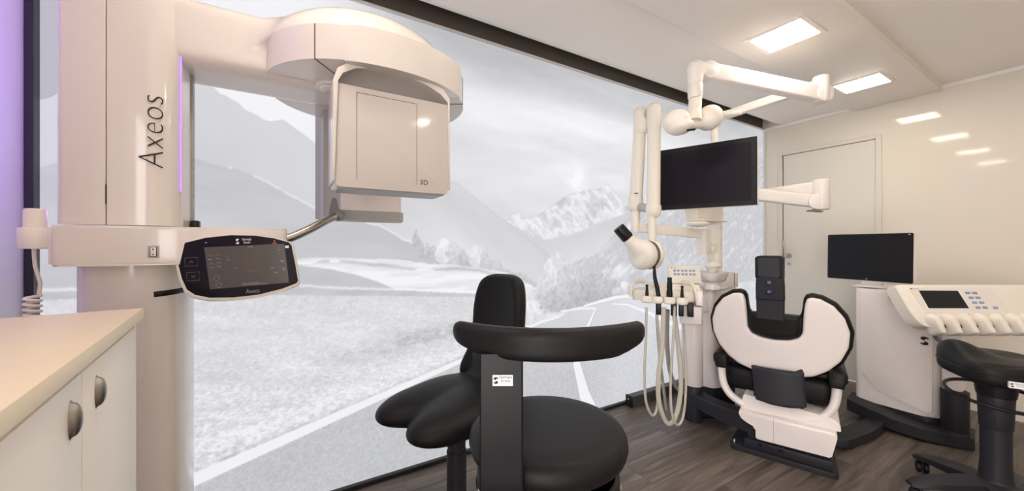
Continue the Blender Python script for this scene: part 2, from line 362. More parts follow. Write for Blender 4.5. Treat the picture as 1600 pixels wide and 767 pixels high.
# ================================================================== BACKLIT LANDSCAPE PRINT
def build_mural():
    MX0, MX1, MZ0, MZ1, h = -0.728, 4.072, 0.022, 2.315, 0.005
    xs = np.linspace(MX0, MX1, int((MX1-MX0)/h)+1); zs = np.linspace(MZ0, MZ1, int((MZ1-MZ0)/h)+1)
    X, Z = np.meshgrid(xs, zs)
    rng = np.random.RandomState(7)
    def vn(x, z, seed):
        r = np.random.RandomState(seed).rand(256, 256)
        xi = np.floor(x).astype(int); zi = np.floor(z).astype(int); fx = x-xi; fz = z-zi
        fx = fx*fx*(3-2*fx); fz = fz*fz*(3-2*fz)
        g = lambda a, b: r[a % 256, b % 256]
        return (g(xi, zi)*(1-fx)+g(xi+1, zi)*fx)*(1-fz)+(g(xi, zi+1)*(1-fx)+g(xi+1, zi+1)*fx)*fz
    def fbm(x, z, o=4, seed=1):
        v = 0; a = 0.5; s = 0
        for i in range(o): v = v+a*vn(x*2**i+17*i, z*2**i+5*i, seed+i); s += a; a *= 0.5
        return v/s-0.5
    def ss(a, b, v): t = np.clip((v-a)/(b-a), 0, 1); return t*t*(3-2*t)
    def line(P, rough=0.0, sc=20, seed=3):
        p = np.array(P); return np.interp(X, p[:, 0], p[:, 1]) + rough*2*fbm(X*sc, X*0, 5, seed)
    RA = [(-0.759,1.626),(-0.728,1.643),(-0.700,1.660),(-0.612,1.764),(-0.515,1.835),(-0.418,1.870),(-0.331,1.822),(-0.295,1.805),(-0.271,1.788),(-0.245,1.762),(-0.220,1.752),(-0.193,1.739),(-0.163,1.711),(-0.132,1.703),(-0.105,1.686),(-0.076,1.678),(-0.050,1.685),(-0.034,1.696),(-0.001,1.676),(0.036,1.648),(0.063,1.633),(0.089,1.610),(0.164,1.568),(0.274,1.512),(0.392,1.452),(0.518,1.390),(0.7,1.2)]
    RB = [(-0.2,1.0),(0.112,1.262),(0.274,1.329),(0.423,1.416),(0.551,1.465),(0.689,1.501),(0.733,1.498),(0.785,1.488),(0.858,1.441),(0.957,1.375),(1.020,1.330),(1.084,1.295),(1.150,1.248),(1.219,1.206),(1.304,1.152),(1.392,1.099),(1.474,1.041),(1.569,0.975),(1.652,0.908),(1.8,0.8)]
    RC = [(-0.759,1.392),(-0.728,1.412),(-0.688,1.432),(-0.515,1.473),(-0.331,1.493),(-0.275,1.477),(-0.235,1.471),(-0.189,1.463),(-0.154,1.450),(-0.105,1.428),(-0.055,1.402),(-0.013,1.375),(0.036,1.347),(0.089,1.322),(0.164,1.296),(0.274,1.271),(0.362,1.249),(0.429,1.219),(0.486,1.181),(0.551,1.155),(0.626,1.145),(0.689,1.135),(0.770,1.113),(0.877,1.084),(0.999,1.045),(1.128,0.992),(1.290,0.926),(1.413,0.880),(1.6,0.7)]
    RS = [(0.957,1.309),(1.063,1.276),(1.097,1.300),(1.128,1.331),(1.164,1.352),(1.191,1.334),(1.219,1.312),(1.275,1.318),(1.338,1.348),(1.402,1.391),(1.464,1.424),(1.527,1.465),(1.586,1.498),(1.652,1.507),(1.726,1.522),(1.796,1.531),(1.844,1.548),(1.869,1.564),(1.899,1.580),(1.937,1.565),(1.981,1.537),(2.033,1.494),(2.079,1.460),(2.133,1.421),(2.250,1.335),(2.549,1.193)]
    FS = [(0.957,1.291),(1.128,1.270),(1.196,1.241),(1.256,1.207),(1.363,1.188),(1.516,1.206),(1.652,1.242),(1.767,1.288),(1.887,1.323),(2.013,1.359),(2.146,1.403),(2.250,1.335),(2.549,1.168)]
    RF = [(1.3,0.80),(1.464,0.918),(1.548,0.985),(1.624,1.046),(1.709,1.070),(1.796,1.090),(1.887,1.152),(1.981,1.235),(2.079,1.315),(2.180,1.376),(2.322,1.460),(2.549,1.574),(2.883,1.734),(3.259,1.87),(4.1,2.10)]
    FT = [(-0.759,1.062),(-0.334,1.083),(0.011,1.092),(0.112,1.096),(0.274,1.087),(0.454,1.081),(0.619,1.054),(0.726,1.048),(0.877,1.030),(1.084,0.993),(1.219,0.930),(1.266,0.908),(1.35,0.80)]
    KN = [(-0.8,1.09),(-0.334,1.078),(0.011,1.064),(0.112,1.050),(0.218,1.025),(0.289,1.001),(0.362,0.973),(0.407,0.949),(0.454,0.930),(0.5,0.80)]
    HT = [(-0.759,0.998),(-0.334,0.993),(0.036,0.972),(0.164,0.956),(0.274,0.944),(0.454,0.930),(0.654,0.908),(0.838,0.889),(0.957,0.877),(1.15,0.85),(1.3,0.80)]
    HB = [(-0.759,0.966),(-0.334,0.958),(0.036,0.930),(0.274,0.910),(0.518,0.890),(0.838,0.864),(0.957,0.852),(1.15,0.80)]
    RL = [(-0.752,0.12),(-0.380,0.215),(0.807,0.517),(1.0,0.574),(1.2,0.640),(1.35,0.672),(1.48,0.690),(1.56,0.720)]
    # ---- sky
    v = 0.90 - 0.11*ss(1.95, 2.32, Z) + 0.05*ss(1.75, 1.95, Z)*(1-ss(1.98, 2.15, Z))
    v = v + 0.12*fbm(X*1.5+Z*1.2, Z*5.0-X*0.6, 5, 11)*ss(-0.2, 0.7, X)
    v = v + 0.05*fbm(X*3.0, Z*16.0, 3, 21)*ss(0.2, 0.7, X)
    v = np.where(X < 0.6, v*ss(0.0, 0.6, X)+0.97*(1-ss(0.0, 0.6, X)), v)
    v = v - 0.22*(1-ss(-0.7, -0.45, X))  # dimming from the steep viewing angle, painted into the far left sky
    v = v + 0.06*np.exp(-((X-1.60)/0.12)**2-((Z-1.58)/0.10)**2)*np.clip(1+3*fbm(X*9,Z*9,3,15),0,2)
    tint = np.stack([0.0*v, 0.004+0*v, 0.018+0*v], -1)
    def over(mask, val):
        nonlocal v; v = v*(1-mask)+val*mask
    def below(L, soft=0.004): return 1-ss(-soft, soft, Z-L)
    def ridge(L, amt=0.05, wdt=0.004): return np.exp(-((Z-L)/wdt)**2)*amt
    # ---- far left mountain
    L = line(RA, 0.006, 30, 31)
    over(below(L), 0.835+0.03*ss(0.5, 0.0, (L-Z))+0.05*fbm(X*2, Z*3, 4, 33)); v -= ridge(L, 0.06, 0.003)*(X < 0.5)
    # ---- snow peak and its lower slope
    L = line(RS, 0.010, 45, 41); F = line(FS, 0.008, 40, 43)
    tex = 0.30-2.2*np.abs(fbm(X*11+Z*9, Z*8-X*3, 5, 45)); tex2 = fbm(X*70+Z*50, Z*55, 3, 48)
    sn = 0.885 + 0.20*tex + 0.14*tex2
    sn = np.clip(sn, 0.80, 0.965)
    m = below(L)*((X > 1.0) & (X < 2.5)); over(m, sn); v -= ridge(L, 0.05, 0.004)*((X > 1.05) & (X < 2.2))
    m = below(F, 0.012)*((X > 1.0) & (X < 2.5)); over(m, 0.845+0.06*ss(0.0, 0.3, F-Z)+0.03*fbm(X*8, Z*14, 4, 47))
    # ---- middle mountain
    L = line(RB, 0.005, 30, 51)
    over(below(L)*(X > -0.1), 0.85+0.05*ss(0.05, 0.45, L-Z)+0.05*fbm(X*6+Z*7, Z*4, 4, 53)); v -= ridge(L, 0.04, 0.003)*((X > 0.6) & (X < 1.4))
    # ---- forest slope on the right
    L = line(RF, 0.020, 60, 61); m = below(L, 0.006)*(X > 1.4)
    st = fbm((X+Z*0.75)*9, (Z-X*0.62)*42, 5, 63); pk = fbm(X*70, Z*28, 3, 65); big = fbm((X+Z*0.8)*2.5, (Z-X*0.6)*9, 3, 67)
    fo = 0.815+0.09*pk + 0.40*np.maximum(st-0.08, 0) + 0.45*np.maximum(big-0.14, 0)
    over(m, np.clip(fo, 0.72, 0.97))
    tint[..., 2] += 0.012*m
    # ---- near left hill
    L = line(RC, 0.006, 35, 71)
    over(below(L), 0.80+0.05*fbm(X*3, (Z+X*0.12)*22, 4, 73)+0.03*ss(0.0, 0.4, L-Z)); v += ridge(L, 0.09, 0.005)*(fbm(X*14, X*0, 3, 75) > 0.02)*(X < 0.7)
    # ---- trees
    def tree(xc, zb, hh, ww, val, seed, cone=0.0, tex=0.16):
        i0, i1 = np.searchsorted(xs, [xc-ww*2, xc+ww*2]); j0, j1 = np.searchsorted(zs, [zb, zb+hh])
        if i1-i0 < 2 or j1-j0 < 2: return
        x = X[j0:j1, i0:i1]; z = Z[j0:j1, i0:i1]
        zz = (z-zb)/hh; prof = np.sqrt(np.clip(1-(2*np.clip(zz, 0, 1)-1)**2, 0, 1))*(1-cone)+cone*(1-np.clip(zz, 0, 1))
        d = np.abs(x-xc)/(ww*(prof+1e-3)) + 1.1*fbm(x*38, z*38, 4, seed)
        m = (1-ss(0.85, 1.05, d))*(zz > 0)*(zz < 1.0)
        val = np.clip(val+tex*fbm(x*55, z*55, 4, seed+3)+0.10*(zz-0.5)*tex*4, 0.70, 0.97)
        v[j0:j1, i0:i1] = v[j0:j1, i0:i1]*(1-m)+val*m
    for i in range(26):
        xc = 0.58+i*0.027+0.01*rng.rand(); hgt = 0.05+0.05*rng.rand()
        tree(xc, np.interp(xc, [0.5, 0.9, 1.3], [1.10, 1.03, 0.86]), hgt, 0.025, 0.80, 100+i, 0.5)
    tree(0.553, 1.145, 0.09, 0.03, 0.79, 131, 0.7)
    tree(0.70, 1.045, 0.145, 0.05, 0.92, 133); tree(0.755, 1.04, 0.13, 0.04, 0.86, 135); tree(0.81, 1.035, 0.10, 0.04, 0.80, 137, 0.5)
    tree(0.895, 1.02, 0.13, 0.055, 0.91, 139); tree(0.945, 1.01, 0.12, 0.04, 0.83, 141, 0.4); tree(1.02, 0.99, 0.08, 0.05, 0.83, 142, 0.4)
    # ---- far fields
    L = line(FT, 0.004, 40, 81); m = below(L)*(X < 1.3)
    over(m, np.clip(0.945+0.25*fbm(X*4, Z*34, 4, 83), 0.82, 0.975))
    band = np.exp(-((Z-(L-0.028+0.012*np.sin(X*9)))/0.010)**2)*(X < 1.1); v -= 0.13*band*(fbm(X*6, Z*10, 3, 85) > -0.08)
    L = line(KN, 0.003, 30, 87); over(below(L)*(X < 0.5), 0.80+0.04*fbm(X*8, Z*20, 4, 88))
    L = line(HT, 0.004, 80, 91); over(below(L)*(X < 1.3), 0.80+0.08*fbm(X*10, Z*30, 4, 92)); v += ridge(L, 0.13, 0.006)*(X < 1.1)
    # ---- grass field with growing grain towards the road
    L = line(HB, 0.002, 80, 93); m = below(L)
    near = ss(0.85, 0.25, Z)
    gr = 0.885 + (0.09+0.15*near)*fbm(X*(75-25*near), Z*(120-60*near)+X*10, 4, 95) + 0.10*fbm(X*4+2, Z*22+X*3, 4, 97) + (0.07+0.12*near)*fbm(X*170, Z*190, 2, 99)
    gr -= 0.12*np.exp(-((Z-(0.64+0.085*(X-0.2)))/0.035)**2)*ss(0.0, 0.5, X)*np.clip(0.6+2*fbm(X*30, Z*50, 3, 101), 0, 1.3)
    gr += 0.05*np.exp(-((Z-(0.40+0.22*X))/0.05)**2)
    over(m, np.clip(gr, 0.66, 0.975))
    # ---- bushes where the road bends away
    for k, (xc, zb, hh, ww, val) in enumerate([(1.30, 0.72, 0.17, 0.10, 0.90), (1.27, 0.66, 0.16, 0.09, 0.92), (1.47, 0.76, 0.345, 0.105, 0.86), (1.41, 0.76, 0.31, 0.06, 0.89), (1.36, 0.77, 0.20, 0.07, 0.86), (1.56, 0.76, 0.28, 0.08, 0.83), (1.50, 0.72, 0.17, 0.16, 0.79), (1.66, 0.74, 0.20, 0.12, 0.78), (1.78, 0.75, 0.23, 0.12, 0.77), (1.90, 0.76, 0.17, 0.13, 0.78), (2.08, 0.77, 0.12, 0.05, 0.93), (2.02, 0.77, 0.08, 0.07, 0.84), (2.2, 0.76, 0.12, 0.12, 0.82)]):
        tree(xc, zb, hh, ww, val, 160+5*k)
    # ---- road
    L = line(RL); RT = np.interp(X, [1.40, 1.56, 1.72, 1.98, 2.25, 2.6, 4.1], [0.68, 0.715, 0.748, 0.770, 0.765, 0.74, 0.60])
    far = ss(0.25, 0.7, Z)
    road = 0.80+0.05*far+0.05*ss(1.5, 2.2, X)+(0.12-0.08*far)*fbm(X*130, Z*130, 3, 111)+0.03*fbm(X*3, Z*5, 3, 113)
    m = np.where(X < 1.5, below(L, 0.003), below(RT, 0.003)); over(m, np.clip(road, 0.68, 0.95))
    th = np.interp(X, [-0.75, -0.38, 0.8, 1.5], [0.028, 0.026, 0.013, 0.006])
    e = (1-ss(th*0.9, th*1.1, np.abs(Z-L)))*(X < 1.52); over(e, 0.975)
    v -= 0.05*np.exp(-((Z-L-th*1.4)/0.006)**2)*(X < 0.9)
    # centre marking, right marking, bend markings
    def stroke(P, wd, val=0.975):
        P = np.array(P); best = np.full(X.shape, 1e9); ww = np.zeros(X.shape)
        for i in range(len(P)-1):
            ax, az = P[i]; bx, bz = P[i+1]; ex, ez = bx-ax, bz-az
            t = np.clip(((X-ax)*ex+(Z-az)*ez)/(ex*ex+ez*ez), 0, 1); d = np.hypot(X-ax-t*ex, Z-az-t*ez)
            k = d < best; best = np.where(k, d, best); ww = np.where(k, wd[i]+(wd[i+1]-wd[i])*t, ww)
        v_edge = np.exp(-((best-ww-0.003)/0.003)**2); over((1-ss(ww, ww+0.004, best)), val); return v_edge
    e_ = 0.10*stroke([(1.80, -0.05), (1.70, 0.14), (1.63, 0.36), (1.665, 0.50), (1.74, 0.62), (1.80, 0.715)], [0.05, 0.042, 0.028, 0.016, 0.011, 0.006])
    v = v-e_
    stroke([(1.50, 0.725), (1.70, 0.727), (1.80, 0.715)], [0.003, 0.006, 0.005])
    e_ = 0.06*stroke([(1.96, 0.735), (2.12, 0.715), (2.32, 0.645), (2.75, 0.474), (3.4, 0.20)], [0.004, 0.008, 0.014, 0.02, 0.03])
    v = v-e_
    e_ = 0.08*stroke([(1.70, 0.742), (1.85, 0.762), (2.0, 0.778), (2.25, 0.776)], [0.006, 0.010, 0.012, 0.012])
    v = v-e_
    # roadside verge to the right of the marking
    v = np.clip(v, 0.5, 0.985)
    rgb = np.stack([v-0.004, v-0.002, v+0.004], -1)+tint*0.6; rgb = np.clip(rgb, 0, 1)
    lin = np.where(rgb <= 0.04045, rgb/12.92, ((rgb+0.055)/1.055)**2.4)
    nx, nz = len(xs), len(zs); n = nx*nz
    co = np.stack([X, np.full(X.shape, 1.885), Z], -1).reshape(-1, 3).astype(np.float32)
    i = np.arange(n).reshape(nz, nx); q = np.stack([i[:-1, :-1], i[:-1, 1:], i[1:, 1:], i[1:, :-1]], -1).reshape(-1)
    me = bpy.data.meshes.new('printed_fabric'); me.vertices.add(n); me.vertices.foreach_set('co', co.ravel())
    nf = (nx-1)*(nz-1); me.loops.add(nf*4); me.loops.foreach_set('vertex_index', q.astype(np.int32))
    me.polygons.add(nf); me.polygons.foreach_set('loop_start', np.arange(0, nf*4, 4, dtype=np.int32))
    me.update(calc_edges=True)
    at_ = me.color_attributes.new('print', 'FLOAT_COLOR', 'POINT')
    at_.data.foreach_set('color', np.concatenate([lin.reshape(-1, 3), np.ones((n, 1))], 1).astype(np.float32).ravel())
    m = bpy.data.materials.new('backlit_landscape_print'); m.use_nodes = True; nt = m.node_tree; b = nt.nodes['Principled BSDF']
    a = nt.nodes.new('ShaderNodeAttribute'); a.attribute_name = 'print'
    nt.links.new(a.outputs['Color'], b.inputs['Emission Color']); b.inputs['Emission Strength'].default_value = MURAL_E
    mx = nt.nodes.new('ShaderNodeMix'); mx.data_type = 'RGBA'; mx.blend_type = 'MULTIPLY'; mx.inputs[0].default_value = 1; mx.inputs[7].default_value = (0.12, 0.12, 0.12, 1)
    nt.links.new(a.outputs['Color'], mx.inputs[6]); nt.links.new(mx.outputs[2], b.inputs['Base Color']); b.inputs['Roughness'].default_value = 0.8
    b.inputs['Specular IOR Level'].default_value = 0.1
    m.cycles.emission_sampling = 'NONE'
    me.materials.append(m)
    root = thing('light_box_mural', 'backlit wall-wide grey landscape print of snowy mountains, meadow and curving road', 'mural', ((X0+X1)/2, 1.9, 0))
    o = bpy.data.objects.new('printed_fabric', me); COL.objects.link(o); o.parent = root; o.location = (-(X0+X1)/2, -1.9, 0)
    MB().box((X0+0.001, 1.862, 0.0), (X1-0.002, 1.909, 0.022), 0.002, 1).build('bottom_frame', ALU, root, world=True)
    MB().box((X0+0.001, 1.848, 0.022), (-0.728, 1.909, 2.318), 0.002, 1).build('side_frame', ALU, root, world=True)
    MB().box((4.072, 1.862, 0.022), (X1-0.002, 1.909, 2.318), 0.001, 1).build('side_frame', SILVERF, root, world=True)
    MB().box((-0.728, 1.872, 2.306), (4.072, 1.909, 2.318), 0.001, 1).build('top_frame', SILVERF, root, world=True)
    return root
build_mural()

# dark cable duct on the floor along the print
t = thing('cable_duct', 'dark grey metal duct lying on the floor along the mural', 'duct', (2.48, 1.825, 0))
MB().box((2.075, 1.80, 0.001), (2.95, 1.855, 0.078), 0.003, 1).build('duct_body', DUCT, t, world=True)
MB().box((2.063, 1.797, 0.0), (2.075, 1.858, 0.081), 0.003, 1).build('end_cap', BLACKP, t, world=True)
for z in (0.025, 0.055): MB().cyl((2.064, 1.828, z), (2.060, 1.828, z), 0.006).build('screw', CHROME, t, world=True)

# ================================================================== CEILING LIGHTS
LIGHTS = [(3.41, 0.952, 'square recessed ceiling light nearest the end wall'), (2.28, 0.952, 'square recessed ceiling light further from the end wall, large at top of photo'), (1.15, 0.952, 'square recessed ceiling light, third reflection in the glossy end wall'), (0.02, 0.952, 'square recessed ceiling light, last and smallest reflection in the end wall')]
LIGHTS += [(x, -0.62, 'square ceiling light added out of view behind the camera to brighten the room') for x in (3.41, 2.28, 1.15)]  # added row of unseen lights, brightens surfaces facing the camera
for i, (x, y, lab) in enumerate(LIGHTS):
    t = thing('ceiling_light', lab, 'light', (x, y, 2.28), 0, 'square lights in the ceiling panel' if y > 0 else 'added lights behind the camera')
    s, q = 0.118, 0.142
    fr = MB()
    fr.box((-q, -q, -0.007), (q, -s, 0.0), 0.002, 1).box((-q, s, -0.007), (q, q, 0.0), 0.002, 1).box((-q, -s, -0.007), (-s, s, 0.0), 0.002, 1).box((s, -s, -0.007), (q, s, 0.0), 0.002, 1)
    fr.build('light_frame', CEILM, t)
    MB().box((-s, -s, -0.004), (s, s, 0.0)).build('diffuser', DIFF, t)

# ================================================================== CABINET WITH WORKTOP (left foreground)
CB = thing('base_cabinet', 'cream painted cabinet with two pewter cup handles at left edge', 'cabinet', (-0.30, 1.17, 0), rad(6.5))
# local: x to the left (-), y towards the camera is -y; the corner nearest the column is the origin
MB().box((-0.44, -1.02, 0.08), (-0.022, -0.012, 0.978), 0.002, 1).build('carcass', CABW, CB)
MB().box((-0.42, -1.00, 0.0), (-0.06, -0.03, 0.08), 0.002, 1).build('plinth', CHAR, CB)
MB().box((-0.022, -0.030, 0.085), (-0.004, -0.012, 0.978), 0.001, 1).build('end_strip', CABW, CB)
def cup_handle(y, z, par):
    prof = []
    b = MB()
    def fn(X, Y, Z):
        d = np.maximum(ell(X, Y, Z, (0.0, y, z), (0.0085, 0.0098, 0.0225)), -(X+0.003))
        return smin(d, np.maximum(ell(X, Y, Z, (-0.003, y, z), (0.0025, 0.0112, 0.0275)), -(X+0.0035)), 0.003)
    b.sdf(fn, (-0.006, y-0.012, z-0.03), (0.018, y+0.012, z+0.03), 0.0014)
    return b.build('handle', PEWTER, par)
for k, (ya, yb, yh, zh) in enumerate([(-0.400, -0.033, -0.331, 0.918), (-0.772, -0.404, -0.451, 0.918), (-1.016, -0.776, -0.84, 0.918)]):
    d = MB().box((-0.022, ya, 0.085), (-0.003, yb, 0.968), 0.002, 2).build('door', CABW, CB)
    cup_handle(yh, zh, d)
WT = MB().box((-0.46, -1.05, 0.980), (0.006, 0.006, 1.005), 0.002, 2).build('worktop', WORKTOP)
WT.location = (-0.30, 1.17, 0); WT.rotation_euler = (0, 0, rad(6.5)); tag(WT, 'cream laminate worktop lying on the cabinet at lower left', 'worktop')

# ================================================================== PANORAMIC X-RAY UNIT
XR = thing('panoramic_xray_unit', 'tall cream panoramic x-ray machine with vertical lettering and overhead rotating ring', 'x-ray machine', (-0.37, 1.45, 0))
def oval(cx, cy, rx, ry, n=40, p=2.6):
    return [(cx+rx*math.copysign(abs(math.cos(a))**(2/p), math.cos(a)), cy+ry*math.copysign(abs(math.sin(a))**(2/p), math.sin(a))) for a in [2*PI*i/n for i in range(n)]]
lc = MB().prism(oval(-0.373, 1.47, 0.110, 0.125, 48, 3.2), 0.03, 1.10, 'xy', 0.002, 1).build('lower_column', WHITE, XR, world=True)
MB().prism(oval(-0.373, 1.47, 0.1105, 0.1255, 48, 3.2), 0.0, 0.03, 'xy', 0.002, 1).build('foot_plate', GREYP, XR, world=True)
# dark slot wrapping round the lower column
sl = MB(); pts = [p for p in oval(-0.373, 1.47, 0.1115, 0.1265, 96, 3.2)]
arc = [p for p in pts if p[0] > -0.325 and p[1] < 1.42]
arc.sort(key=lambda p: p[0]+p[1])
sl.tube([Vector((p[0], p[1], 1.018+0.012*(p[0]+0.318)/0.05*0.3)) for p in arc], 0.0075, 8, 2, sx=0.35, sy=1.0); sl.build('column_slot', BLACKP, lc, world=True)
for z in (0.775, 0.735): MB().box((-0.2725, 1.44, z), (-0.2685, 1.475, z+0.022), 0.001, 1).build('column_clip', GREYP, lc, world=True)
# upper column: rear cover and front cover, seam between
def rounded(pts, r, n=5):
    out = []; N = len(pts)
    for i in range(N):
        p0, p1, p2 = Vector(pts[i-1]), Vector(pts[i]), Vector(pts[(i+1) % N])
        rr = r[i] if isinstance(r, (list, tuple)) else r
        a = p1+(p0-p1).normalized()*min(rr, (p0-p1).length*0.49); b = p1+(p2-p1).normalized()*min(rr, (p2-p1).length*0.49)
        for k in range(n+1):
            t = k/n; out.append(tuple((1-t)**2*a+2*t*(1-t)*p1+t*t*b))
    return out
uc = MB().prism(rounded([(-0.404, 1.33), (-0.490, 1.333), (-0.490, 1.60), (-0.404, 1.60)], [0.002, 0.012, 0.02, 0.002]), 1.203, 2.26, 'xy', 0.002, 1).build('rear_cover', WHITE, XR, world=True)
fc = MB().prism(rounded([(-0.4025, 1.33), (-0.4025, 1.60), (-0.290, 1.60), (-0.259, 1.45), (-0.266, 1.355), (-0.30, 1.331)], [0.002, 0.002, 0.02, 0.02, 0.03, 0.03], 8), 1.203, 2.26, 'xy', 0.002, 1).build('front_cover', WHITE, XR, world=True)
MB().box((-0.4045, 1.336, 1.203), (-0.402, 1.59, 2.255)).build('seam', SEAM, uc, world=True)
MB().box((-0.404, 1.3285, 1.255), (-0.4022, 1.335, 1.305)).build('latch_slot', BLACKP, fc, world=True)
# light strips
ls = MB().tube([(-0.2655, 1.362, 1.300), (-0.2655, 1.362, 1.685)], 0.0020, 8, smooth=False).build('light_strip', LED, fc, world=True)
MB().box((-0.4935, 1.45, 1.23), (-0.487, 1.462, 2.24), 0.001, 1).build('light_strip', LEDB, uc, world=True)
MB().box((-0.4935, 1.40, 1.21), (-0.487, 1.445, 2.24), 0.002, 1).build('edge_profile', WHITE2, uc, world=True)
rl = MB().box((-0.262, 1.452, 1.20), (-0.2555, 1.478, 1.665), 0.001, 1).build('guide_rail', LGREY, fc, world=True)
for z in (1.30, 1.36, 1.385, 1.41): MB().cyl((-0.2556, 1.465, z), (-0.2546, 1.465, z), 0.003).build('screw', GREYP, rl, world=True)
MB().box((-0.258, 1.43, 1.2), (-0.238, 1.46, 1.225), 0.004, 2).build('rail_stop', BLACKP, fc, world=True)
lettering('lettering', 'Axeos', 0.074, frame((-0.316, 1.3285, 1.452), (0, 0, 1), (-1, 0, 0)), INK, fc, shear=0.10, space=1.04, thin=0.0016)
# beam with switch, hand exposure switch, panel
bm_ = MB().prism(rounded([(-0.487, 1.30), (-0.487, 1.60), (-0.06, 1.60), (-0.012, 1.42), (-0.012, 1.30)], [0.012, 0.02, 0.05, 0.05, 0.025], 6), 1.099, 1.1995, 'xy', 0.010, 3).build('support_beam', WHITE, XR, world=True)
MB().box((-0.494, 1.31, 1.105), (-0.486, 1.58, 1.195), 0.003, 2).build('beam_end_cap', WHITE2, bm_, world=True)
sw = MB().box((-0.318, 1.2975, 1.118), (-0.296, 1.3005, 1.150), 0.0012, 2).build('switch_frame', LGREY, bm_, world=True)
rk = MB().box((-0.3125, 1.2950, 1.1225), (-0.3015, 1.2982, 1.1455), 0.001, 2).build('rocker', WHITE2, sw, world=True)
MB().box((-0.314, 1.2970, 1.1215), (-0.300, 1.2977, 1.1465)).build('rocker_surround', BLACKP, sw, world=True)
MB().box((-0.308, 1.2945, 1.137), (-0.306, 1.2951, 1.143)).box((-0.3085, 1.2945, 1.1255), (-0.3055, 1.2951, 1.1285)).build('rocker_marks', INK, rk, world=True)
HS = (-0.527, 1.345)
hh = MB().cyl((HS[0], HS[1], 1.142), (HS[0], HS[1], 1.192), 0.027, bev=0.003).box((HS[0], 1.325, 1.144), (-0.486, 1.365, 1.190), 0.003, 2).build('switch_holder', IVORY, XR, world=True)
hs = MB().cyl((HS[0], HS[1], 1.15), (HS[0], HS[1], 1.238), 0.0195, 0.0182, bev=0.004).build('hand_switch', IVORY, hh, world=True)
cord = [(HS[0]-0.002, HS[1], 1.145), (HS[0], HS[1], 1.10), (HS[0]+0.008, HS[1], 1.06), (HS[0]+0.006, HS[1], 1.035)]
for i in range(0, 90):
    a = i*2*PI/10; cord.append((HS[0]-0.004+0.0125*math.cos(a), HS[1]+0.0125*math.sin(a), 1.030-0.0125*i/10))
MB().tube(cord, 0.0036, 7, 2).build('coiled_cord', IVORY, hs, world=True)
# control panel
wx = Vector((0.964, -0.239, 0.045)); wy = Vector((-0.06, 0.06, 0.99)); PM = frame((-0.124, 1.268, 1.094), wx, wy) @ Matrix.Diagonal((1.02, 1.40, 1.0, 1.0))
def panel_outline(w, h, arch, r):
    top = [(-w+0.008+(2*w-0.016)*k/14, h+arch*(1-((k/7.0)-1)**2)) for k in range(15)]
    bot = [(w-0.004-(2*w-0.012)*k/14, -h-arch*(1-((k/7.0)-1)**2)) for k in range(15)]
    return rounded(top+bot, r, 3)
MC = [(-0.150, 0.034), (-0.147, 0.044), (-0.138, 0.049), (-0.08, 0.060), (-0.02, 0.064), (0.04, 0.061), (0.085, 0.054), (0.122, 0.044), (0.129, 0.036), (0.137, -0.008), (0.142, -0.042), (0.138, -0.048), (0.10, -0.058), (0.04, -0.067), (-0.02, -0.069), (-0.075, -0.066), (-0.108, -0.058), (-0.126, -0.046), (-0.137, -0.022)]
MCi = [(x*0.966+0.003, y*0.925+0.002) for x, y in MC]
cp = MB().prism(MC, -0.022, 0.0, 'xy', 0.004, 3, PM).build('control_panel', IVORY, XR, world=True)
bz = MB().prism(MCi, -0.002, 0.0012, 'xy', 0.0006, 1, PM).build('black_bezel', SCREEN, cp, world=True)
MB().prism([(-0.078, 0.039), (0.110, 0.040), (0.118, -0.040), (-0.068, -0.043)], 0.001, 0.0016, 'xy', 0, 1, PM).build('touch_screen', mat('panel_screen', (0.060, 0.052, 0.050), 0.25, var=0.05, coat=0.4, emit=(0.062, 0.053, 0.050), es=0.25), cp, world=True)
MB().box((-0.010, 0.018, -0.060), (0.05, 0.055, -0.018), 0.005, 2, PM).build('panel_bracket', WHITE2, cp, world=True)
def pbox(b, x0, y0, x1, y1, z=0.0017): b.box((x0, y0, z), (x1, y1, z+0.0003), 0, 1, PM)
def pring(b, pts, r=0.0004, closed=True): b.tube([PM @ Vector((x, y, 0.0017)) for x, y in pts], r, 5, 1, closed, False)
g = MB()
for cy_ in (0.012, -0.016):
    dx = 0.007 if cy_ > 0 else 0.010
    pring(g, [(-0.131+dx+0.003, cy_-0.008), (-0.103+dx+0.003, cy_-0.008), (-0.103+dx+0.003, cy_+0.008), (-0.131+dx+0.003, cy_+0.008)])
    k = 1 if cy_ > 0 else -1
    pring(g, [(-0.118+dx, cy_-0.002*k), (-0.114+dx, cy_+0.002*k), (-0.110+dx, cy_-0.002*k)], 0.0005, False)
g.build('arrow_buttons', INKG, cp, world=True)
g = MB(); arch = [(0.006, 0.020), (0.010, 0.006), (0.018, -0.008), (0.030, -0.013), (0.041, -0.010), (0.049, 0.004), (0.051, 0.018)]
pring(g, [tuple(p)[:2] for p in catmull([Vector((*a, 0)) for a in arch], 4)], 0.0011, False)
g.build('dental_arch_graphic', mat('arch_graphic', (0.20, 0.085, 0.055), 0.4), cp, world=True)
g = MB()
for cx_, cy_ in ((-0.052, -0.022), (-0.048, -0.036)): pring(g, [(cx_+0.006*math.cos(a), cy_+0.005*math.sin(a)) for a in np.linspace(0, 2*PI, 14)[:-1]], 0.0003)
for cx_, cy_ in ((-0.066, 0.020), (-0.048, 0.021), (-0.063, 0.004), (-0.046, 0.005)): pring(g, [(cx_+0.005*math.cos(a), cy_+0.004*math.sin(a)) for a in np.linspace(0, PI, 8)], 0.0004, False); pbox(g, cx_-0.004, cy_-0.0055, cx_+0.004, cy_-0.0045)
for y0 in (-0.036, -0.039): pbox(g, 0.005, y0, 0.065 if y0 < -0.037 else 0.045, y0+0.0008)
